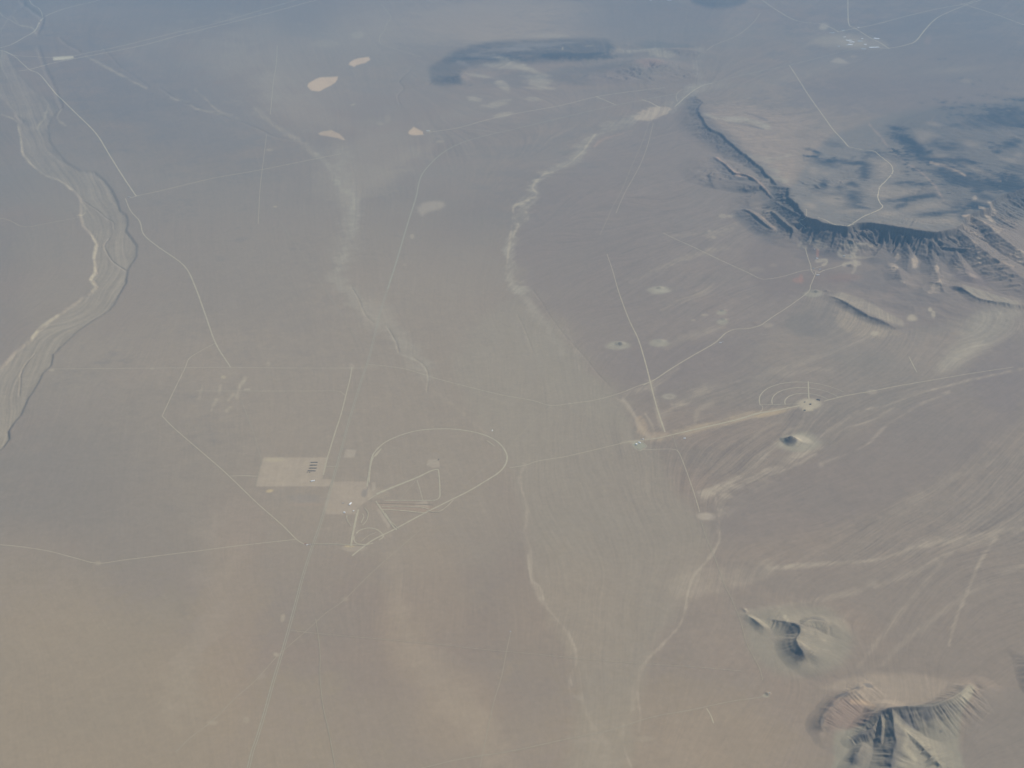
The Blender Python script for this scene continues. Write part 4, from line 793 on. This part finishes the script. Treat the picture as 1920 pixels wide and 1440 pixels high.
TRK = [
 ('test_track','large teardrop shaped test track loop',[20,26,26,26,24],M_GRAV,[(688,912),(692,885),(696,862),(702,848),(718,832),(740,820),(770,810),(800,805),(845,804),(885,809),(915,818),(935,830),(947,845),(951,858),(947,872),(935,886),(910,902),(880,920),(850,935),(820,950),(790,965),(740,992),(700,1012),(675,1030),(660,1042)]),
 ('test_track','small round skid circle below the graded yard',20,M_DIRT,[(668,1000),(675,994),(690,990),(705,992),(716,1000),(718,1007),(710,1013)]),
 ('test_track','lower curve of the small skid circle',18,M_DIRT,[(664,1005),(664,1013),(670,1019),(685,1021),(700,1018)]),
 ('test_track','wide straight diagonal runway from the yard',[44,38,24],M_GRAV,[(706,926),(740,912),(780,896),(805,884),(818,880),(823,882)]),
 ('test_track','upright leg of the triangular test course',19,M_GRAV,[(822,880),(824,900),(825,925),(824,932),(818,937),(805,938),(760,938),(720,938)]),
 ('test_track','thin slanting leg inside the triangular course',12,M_DIRT,[(782,900),(788,920),(793,938)]),
 ('test_track','thin left leg inside the triangular course',11,M_DIRT2,[(780,900),(765,918),(748,940),(737,950)]),
 ('test_track','pair of level strips below the course, upper',18,M_DIRT,[(716,950),(750,949),(790,951),(805,955)]),
 ('test_track','pair of level strips below the course, lower',22,M_DIRT,[(716,955),(750,957),(780,960),(800,962)]),
 ('test_track','slanting strip from the yard to the loop',25,M_DIRT,[(705,940),(715,955),(725,970),(738,988),(744,994)]),
 ('test_track','wide entry road down from the yard',32,M_DIRT,[(672,955),(668,970),(664,990),(660,1010),(658,1024)]),
 ('test_track','level road from the highway to the circle',15,M_GRAV,[(588,1020),(620,1020),(655,1021),(690,1022)]),
 ('test_track','small curved lay-by beside the entry road',12,M_DIRT,[(650,966),(651,975),(658,986)]),
 ('test_track','short loop strip right of the entry road',15,M_DIRT,[(680,963),(682,970),(677,980)]),
 ('test_track','parking bay inside the right end of the loop',20,M_DIRT,[(913,826),(920,831),(927,836)]),
 ('test_track','faint track cutting the right end of the loop',10,M_DIRT2,[(936,855),(915,872),(890,892),(865,918)]),
 ('test_track','twin lane bank left side of the loop',20,M_DIRT,[(692,905),(694,880),(698,862),(704,852),(712,844),(716,840),(710,848),(703,856)]),
 ('test_track','thin level track just below the triangular course',9,M_DIRT2,[(706,943),(740,944),(780,945),(812,946)]),
 ('test_track','slanting track from the level strips down to the loop',14,M_DIRT,[(722,962),(733,978),(748,992)]),
 ('test_track','short track from the yard to the foot of the runway',16,M_GRAV,[(690,938),(700,931),(712,925)]),
 ('test_track','small curved track right of the yard bottom',14,M_DIRT,[(684,952),(690,962),(688,975),(680,985)]),
 ('test_track','thin diagonal inside the small circle',10,M_DIRT,[(676,1016),(690,1005),(706,998)]),
 ('test_track','short spur left of the triangular course pad',12,M_DIRT,[(800,872),(812,866),(822,862)]),
 ('test_track','bypass lane at the lower side of the loop',14,M_DIRT,[(800,958),(820,960),(835,952),(850,938)]),
]
for n_, lb, wd_, m, p in RD:
    ribbon(n_, lb, 'rail line' if n_ == 'railway' else 'dirt road', wd_, m, p, lift=1.2 + 0.05 * (len(lb) % 17))
for n_, lb, wd_, m, p in TRK:
    ribbon(n_, lb, 'test track', wd_, m, p, lift=1.6 + 0.12 * TRK.index((n_, lb, wd_, m, p)))
# semicircular range: three concentric arcs and two spokes about one centre
ccx, ccy = [float(v) for v in unproj(1517, 758)]
def circ(R, a0, a1, n=40):
    o = []
    for k in range(n + 1):
        a = math.radians(a0 + (a1 - a0) * k / n)
        o.append(tuple(float(v) for v in proj(ccx + R * math.cos(a), ccy + R * math.sin(a), 0.0)))
    return o
for R, a1, lb in ((925, 33, 'outermost of three curved lanes of the semicircular range'), (690, 26, 'middle of three curved lanes of the semicircular range'), (448, 22, 'innermost of three curved lanes of the semicircular range')):
    ribbon('range_road', lb, 'range road', [19, 19, 17, 11], M_GRAV, circ(R, 181, a1), sm=1, lift=2.0)
ribbon('range_road', 'upright spoke of the semicircular range', 'range road', 22, M_GRAV, [(1515.5,715),(1516,735),(1517,750)], lift=2.6)
ribbon('range_road', 'level spoke of the semicircular range', 'range road', 14, M_GRAV, [(1424,758.5),(1460,758),(1500,757)], lift=2.6)
ribbon('range_road', 'short curved link from the semicircle to the sandy road', 'range road', 11, M_DIRT, [(1425,759),(1430,762),(1429,768),(1425,773)], lift=2.4)
# ------------------------------------------------------------------ buildings
M_ROOFW = mat_plain('white painted sheet roof', (.88,.87,.83), .5, .2, .02)
M_ROOFG = mat_plain('grey sheet roof', (.46,.47,.46), .6, .2, .06)
M_ROOFD = mat_plain('dark bitumen roof', (.13,.125,.115), .8, .2, .1)
M_ROOFR = mat_plain('rust red sheet roof', (.38,.17,.12), .7, .2, .1)
M_WALL = mat_plain('cream wall sheet', (.55,.53,.47), .7, .2, .05)
M_WALLD = mat_plain('dark brown wall', (.2,.185,.16), .8, .2, .08)
M_DOOR = mat_plain('grey steel door', (.2,.21,.22), .5, .3, .05)
def mesh_obj(name, vs, fs, m, parent=None):
    me = bpy.data.meshes.new(name); me.from_pydata(vs, [], fs); me.update(); me.materials.append(m)
    o = bpy.data.objects.new(name, me); C.collection.objects.link(o)
    if parent: o.parent = parent
    return o
def house(name, label, cat, px, py, L, Wd, H, hd, roof, wall, group=None, base=None):
    """gabled hall: walls with gable ends, overhanging roof, ridge vent, doors"""
    x, y, z = world(px, py)
    e = bpy.data.objects.new(name, None); C.collection.objects.link(e)
    e.location = (x, y, z - 1.0); e.rotation_euler = (0, 0, math.radians(hd))
    put(e, name, label, cat, 'thing', group)
    l, w_, g = L / 2, Wd / 2, Wd * (0.10 if Wd < 40 else 0.035)
    vs = [(-l,-w_,0),(l,-w_,0),(l,w_,0),(-l,w_,0),(-l,-w_,H),(l,-w_,H),(l,w_,H),(-l,w_,H),(-l,0,H+g),(l,0,H+g)]
    mesh_obj('walls', vs, [(0,1,5,4),(1,2,6,9,5),(2,3,7,6),(3,0,4,8,7)], wall, e)
    t, o_ = max(.6, H * .22), 1.0
    rv = []
    for sx in (-l - o_, l + o_):
        rv += [(sx,-w_-o_,H-.1),(sx,0,H+g+.3),(sx,w_+o_,H-.1),(sx,-w_-o_,H-.1+t),(sx,0,H+g+.3+t),(sx,w_+o_,H-.1+t)]
    rf = [(0,1,4,3),(1,2,5,4),(9,10,7,6),(10,11,8,7),(3,4,10,9),(4,5,11,10),(0,6,7,1),(1,7,8,2),(0,3,9,6),(2,8,11,5)]
    r = mesh_obj('roof', rv, rf, roof, e)
    a = L * .38; b = Wd * .05; z0, z1 = H + g + t, H + g + t + 1.6
    mesh_obj('ridge_vent', [(-a,-b,z0),(a,-b,z0),(a,b,z0),(-a,b,z0),(-a,-b,z1),(a,-b,z1),(a,b,z1),(-a,b,z1)], [(0,1,5,4),(1,2,6,5),(2,3,7,6),(3,0,4,7),(4,5,6,7)], roof, r)
    for k, cx_ in enumerate((-L * .25, L * .25)):
        dw, dh = min(4.0, L * .1), min(4.5, H * .7)
        mesh_obj('door', [(cx_-dw,-w_-.15,0),(cx_+dw,-w_-.15,0),(cx_+dw,-w_-.15,dh),(cx_-dw,-w_-.15,dh),(cx_-dw,-w_-.02,0),(cx_+dw,-w_-.02,0),(cx_+dw,-w_-.02,dh),(cx_-dw,-w_-.02,dh)], [(0,1,2,3),(1,5,6,2),(4,0,3,7),(3,2,6,7)], M_DOOR, e)
    return e
GV = 'white roofed buildings of the far village'
V = [('white hall at the upper right of the village, above the longest hall',1643.6,72.4,175,70,24,-28,M_ROOFW),('longest white hall at the lower right of the village',1638.5,89,320,62,26,8,M_ROOFW),
     ('upper of three long white roofs left of the village centre',1591.6,75.6,190,58,18,5,M_ROOFW),('middle of three long white roofs left of the village centre',1596.8,78.8,170,62,18,5,M_ROOFW),('lowest of three long white roofs left of the village centre',1594.6,83.5,140,66,18,-8,M_ROOFW),
     ('small grey roof left of the lowest long white roof',1589.2,84.3,75,50,12,-30,M_ROOFG),('small white hut at the upper left of the long roofs',1583.8,69.3,66,52,12,-30,M_ROOFW),('tiny bright white hut at the top centre of the village',1616.6,72.5,60,55,14,0,M_ROOFW),
     ('dull grey long roof below the top centre hut',1613,77,150,60,12,-12,M_ROOFG),('bright white hut right of the village centre',1622.6,83.4,75,60,14,0,M_ROOFW),('pale grey roof at the bottom centre of the village',1619,91.8,160,52,12,0,M_ROOFG),
     ('lonely pale hut at the lower left of the village',1572.5,86.8,64,60,12,0,M_ROOFG),('grey roof by the road left of the village, right of a pair',1562.2,61.5,90,55,12,5,M_ROOFG),('grey roof by the road left of the village, left of a pair',1557.3,61.4,70,45,12,5,M_ROOFG),
     ('grey roof beside the road above the village',1580.8,56.9,90,60,12,0,M_ROOFG),('small white kiosk at the village road crossing',1609.2,51.4,42,42,14,0,M_ROOFW)]
for lb, px, py, L, Wd, H, hd, rf in V: house('village_building', lb, 'building', px, py, L * 1.35, Wd * 2.5, H * .4, hd, rf, M_WALL, GV)
GS = 'long dark roofed sheds in rows on the graded pad'
for lb, x0, x1, y_ in (('farthest of four long dark sheds on the graded pad',582.5,595.6,866.9),('second farthest of four long dark sheds on the graded pad',581,594.5,872.3),('second nearest of four long dark sheds on the graded pad',579.8,593.8,877.4),('nearest of four long dark sheds on the graded pad',577,591.9,882.5)):
    a, b = world(x0, y_), world(x1, y_)
    house('storage_shed', lb, 'shed', (x0 + x1) / 2, y_, math.hypot(a[0] - b[0], a[1] - b[1]), 15, 5, 0, M_ROOFD, M_WALLD, GS)
house('storage_shed', 'tiny dark hut at the left below the four long sheds', 'shed', 576, 885, 18, 12, 4, 30, M_ROOFD, M_WALLD)
house('storage_shed', 'tiny dark hut directly below the nearest long shed', 'shed', 580.7, 885.4, 20, 10, 4, 0, M_ROOFD, M_WALLD)
house('warehouse', 'slanting white warehouse at the bottom of the large graded pad', 'warehouse', 586.5, 901.6, 66, 22, 7, 22, M_ROOFW, M_WALL)
house('warehouse', 'tall white hall in the yard right of the highway', 'warehouse', 656.9, 944.8, 62, 20, 9, 68, M_ROOFW, M_WALL)
house('office_building', 'square white office at the lower left corner of the yard', 'office', 645.9, 960.8, 27, 24, 8, 0, M_ROOFW, M_WALL)
house('office_building', 'small white office right of the square one in the yard', 'office', 663.0, 957.9, 17, 15, 6, 60, M_ROOFW, M_WALL)
house('storage_shed', 'small grey shed in the upper part of the yard', 'shed', 643.5, 943, 26, 8, 4, 0, M_ROOFG, M_WALLD)
house('gate_house', 'red roofed building at the highway crossing', 'gatehouse', 572.5, 1019.5, 22, 12, 5, 20, M_ROOFR, M_WALL)
house('gate_house', 'white gatehouse at the highway crossing', 'gatehouse', 576, 1021.4, 26, 13, 5, 20, M_ROOFW, M_WALL)
house('gate_house', 'grey hut right beside the highway at the crossing', 'gatehouse', 581.5, 1021, 14, 10, 5, 0, M_ROOFG, M_WALL)
house('control_tower', 'narrow dark building at the tip of the triangular course', 'control building', 822.6, 862, 14, 9, 12, 80, M_ROOFD, M_WALLD)
house('pump_house', 'narrow white hut just above the right end of the test loop', 'hut', 923.2, 807, 40, 11, 4, 80, M_ROOFW, M_WALL)
house('bunker', 'long dark shelter at the upper right of the semicircle pad', 'shelter', 1534.4, 749.4, 62, 24, 10, -32, M_ROOFD, M_WALLD)
house('bunker', 'dark square shelter at the centre of the semicircle pad', 'shelter', 1519.4, 757.6, 32, 24, 9, 0, M_ROOFD, M_WALLD)
house('bunker', 'greyish shelter left of the semicircle centre', 'shelter', 1508.8, 753.6, 34, 18, 6, 25, mat_plain('mid grey roof', (.17,.165,.15), .8), M_WALLD)
house('bunker', 'dark and white building at the bottom of the semicircle pad', 'shelter', 1508.8, 769, 30, 24, 10, 0, M_ROOFD, M_WALL)
house('pump_house', 'white hut next to the riverbed road junction', 'hut', 242.6, 369.6, 52, 20, 8, 0, M_ROOFW, M_WALL)
house('pump_house', 'white hut in the wash beside the mine road', 'hut', 1351, 642.4, 42, 20, 7, 0, M_ROOFW, M_WALL)
house('pump_house', 'grey hut beside the white hut by the mine road', 'hut', 1355.5, 641, 20, 14, 6, 20, M_ROOFG, M_WALL)
house('pump_house', 'pinkish white hut beside the small tan pan', 'hut', 802.5, 245.2, 110, 34, 8, 0, M_ROOFW, M_WALL)
house('pump_house', 'small white hut right of the water tank across the sand road', 'hut', 1283.7, 821.7, 36, 20, 6, 0, M_ROOFW, M_WALL)
house('pump_house', 'white hut above the water tank at the road', 'hut', 1206, 823.3, 22, 16, 6, 0, M_ROOFW, M_WALL)
house('pump_house', 'grey hut left of the one at the road above the tank', 'hut', 1202, 823.6, 14, 12, 5, 0, M_ROOFG, M_WALL)
house('warehouse', 'white shed immediately right of the water tank', 'shed', 1199.2, 829.8, 44, 22, 7, -35, M_ROOFW, M_WALL)
house('pump_house', 'tiny white hut on the thin track at the bottom centre', 'hut', 957, 1184, 14, 12, 4, 0, M_ROOFG, M_WALL)
house('mine_building', 'bright white plant at the foot of the red pit', 'mine building', 1532, 484.8, 42, 34, 12, 0, M_ROOFW, M_WALL)
house('mine_building', 'long white roofed building in the mine settlement', 'mine building', 1533.3, 515.6, 72, 22, 10, 8, M_ROOFW, M_WALL)
house('mine_building', 'grey roofed building at the top right of the mine settlement', 'mine building', 1537.5, 505.2, 50, 20, 8, 25, M_ROOFG, M_WALL)
house('mine_building', 'pale roofed building at the top left of the mine settlement', 'mine building', 1525.4, 503.6, 46, 20, 8, 10, M_ROOFG, M_WALL)
house('mine_building', 'small white hut high on the bench above the pit', 'mine building', 1527.3, 467.7, 26, 20, 8, 0, M_ROOFW, M_WALL)
house('mine_building', 'white building at the eastern workings, left one', 'mine building', 1582.5, 480.6, 50, 22, 9, 0, M_ROOFW, M_WALL)
house('mine_building', 'small white building at the eastern workings, right one', 'mine building', 1594.5, 481.4, 34, 16, 7, 0, M_ROOFG, M_WALL)
house('pump_house', 'pale hut below the lone hill at the right', 'hut', 1443, 1299, 14, 10, 5, 0, M_ROOFG, M_WALL)
house('pump_house', 'white roofed depot on the far road at the top left, right one', 'hut', 530, 8, 150, 60, 10, 0, M_ROOFG, M_WALL)
house('pump_house', 'pale depot on the far road at the top left, left one', 'hut', 487.5, 24.5, 110, 50, 10, 0, M_ROOFG, M_WALL)
house('pump_house', 'white shed touching the top edge, left of a pair', 'hut', 1220, 1.4, 150, 60, 12, 0, M_ROOFW, M_WALL)
house('pump_house', 'white shed touching the top edge, right of a pair', 'hut', 1255, 1.2, 240, 60, 12, 0, M_ROOFW, M_WALL)
# water tank: shell, conical roof, manhole
def tank(px, py, r, h):
    x, y, z = world(px, py)
    e = bpy.data.objects.new('water_tank', None); C.collection.objects.link(e); e.location = (x, y, z - 1)
    put(e, 'water_tank', 'round white water tank in the green grey compound by the sand road', 'water tank', 'thing')
    n = 40
    ring = lambda rr, zz: [(rr * math.cos(2 * math.pi * k / n), rr * math.sin(2 * math.pi * k / n), zz) for k in range(n)]
    vs = ring(r, 0) + ring(r, h)
    mesh_obj('shell', vs, [(k, (k + 1) % n, n + (k + 1) % n, n + k) for k in range(n)], M_ROOFG, e)
    vs = ring(r + .5, h - .3) + ring(r + .5, h + .2) + ring(r * .6, h + r * .1) + ring(r * .25, h + r * .14) + [(0, 0, h + r * .15)]
    fs = [(a * n + k, a * n + (k + 1) % n, (a + 1) * n + (k + 1) % n, (a + 1) * n + k) for a in range(3) for k in range(n)] + [(3 * n + k, 3 * n + (k + 1) % n, 4 * n) for k in range(n)]
    rf = mesh_obj('roof', vs, fs, M_ROOFW, e)
    m = 12
    v2 = [(r * .5 + 1.2 * math.cos(2 * math.pi * k / m), 1.2 * math.sin(2 * math.pi * k / m), zz) for zz in (h + r * .09, h + r * .14 + 1) for k in range(m)]
    mesh_obj('hatch', v2, [(k, (k + 1) % m, m + (k + 1) % m, m + k) for k in range(m)] + [tuple(range(m, 2 * m))], M_DOOR, rf)
tank(1193.2, 833.4, 16, 16)
# ------------------------------------------------------------------ the air
xm = float(np.abs(UX).max()) + 500; y1 = float(UY.max()) + 500; y0 = float(UY.min()) - 500
zb, zt = float(min(UZ.min(), 0)) - 1.0, CAMH + 60.0
vs = [(sx * xm, yy, zz) for zz in (zb, zt) for sx, yy in ((-1, y0), (1, y0), (1, y1), (-1, y1))]
hz = mesh_obj('haze', vs, [(3,2,1,0),(4,5,6,7),(0,1,5,4),(1,2,6,5),(2,3,7,6),(3,0,4,7)], M_DIRT)
m = bpy.data.materials.new('haze'); m.use_nodes = True
t = m.node_tree; t.nodes.clear()
out = t.nodes.new('ShaderNodeOutputMaterial'); v = t.nodes.new('ShaderNodeVolumePrincipled')
v.inputs['Color'].default_value = HAZE_COLOR
v.inputs['Density'].default_value = HAZE_DENSITY
v.inputs['Anisotropy'].default_value = 0.0
t.links.new(v.outputs[0], out.inputs['Volume'])
hz.data.materials.clear(); hz.data.materials.append(m)
put(hz, 'haze', 'bluish air haze thickening with distance over the whole valley', 'haze', 'stuff')
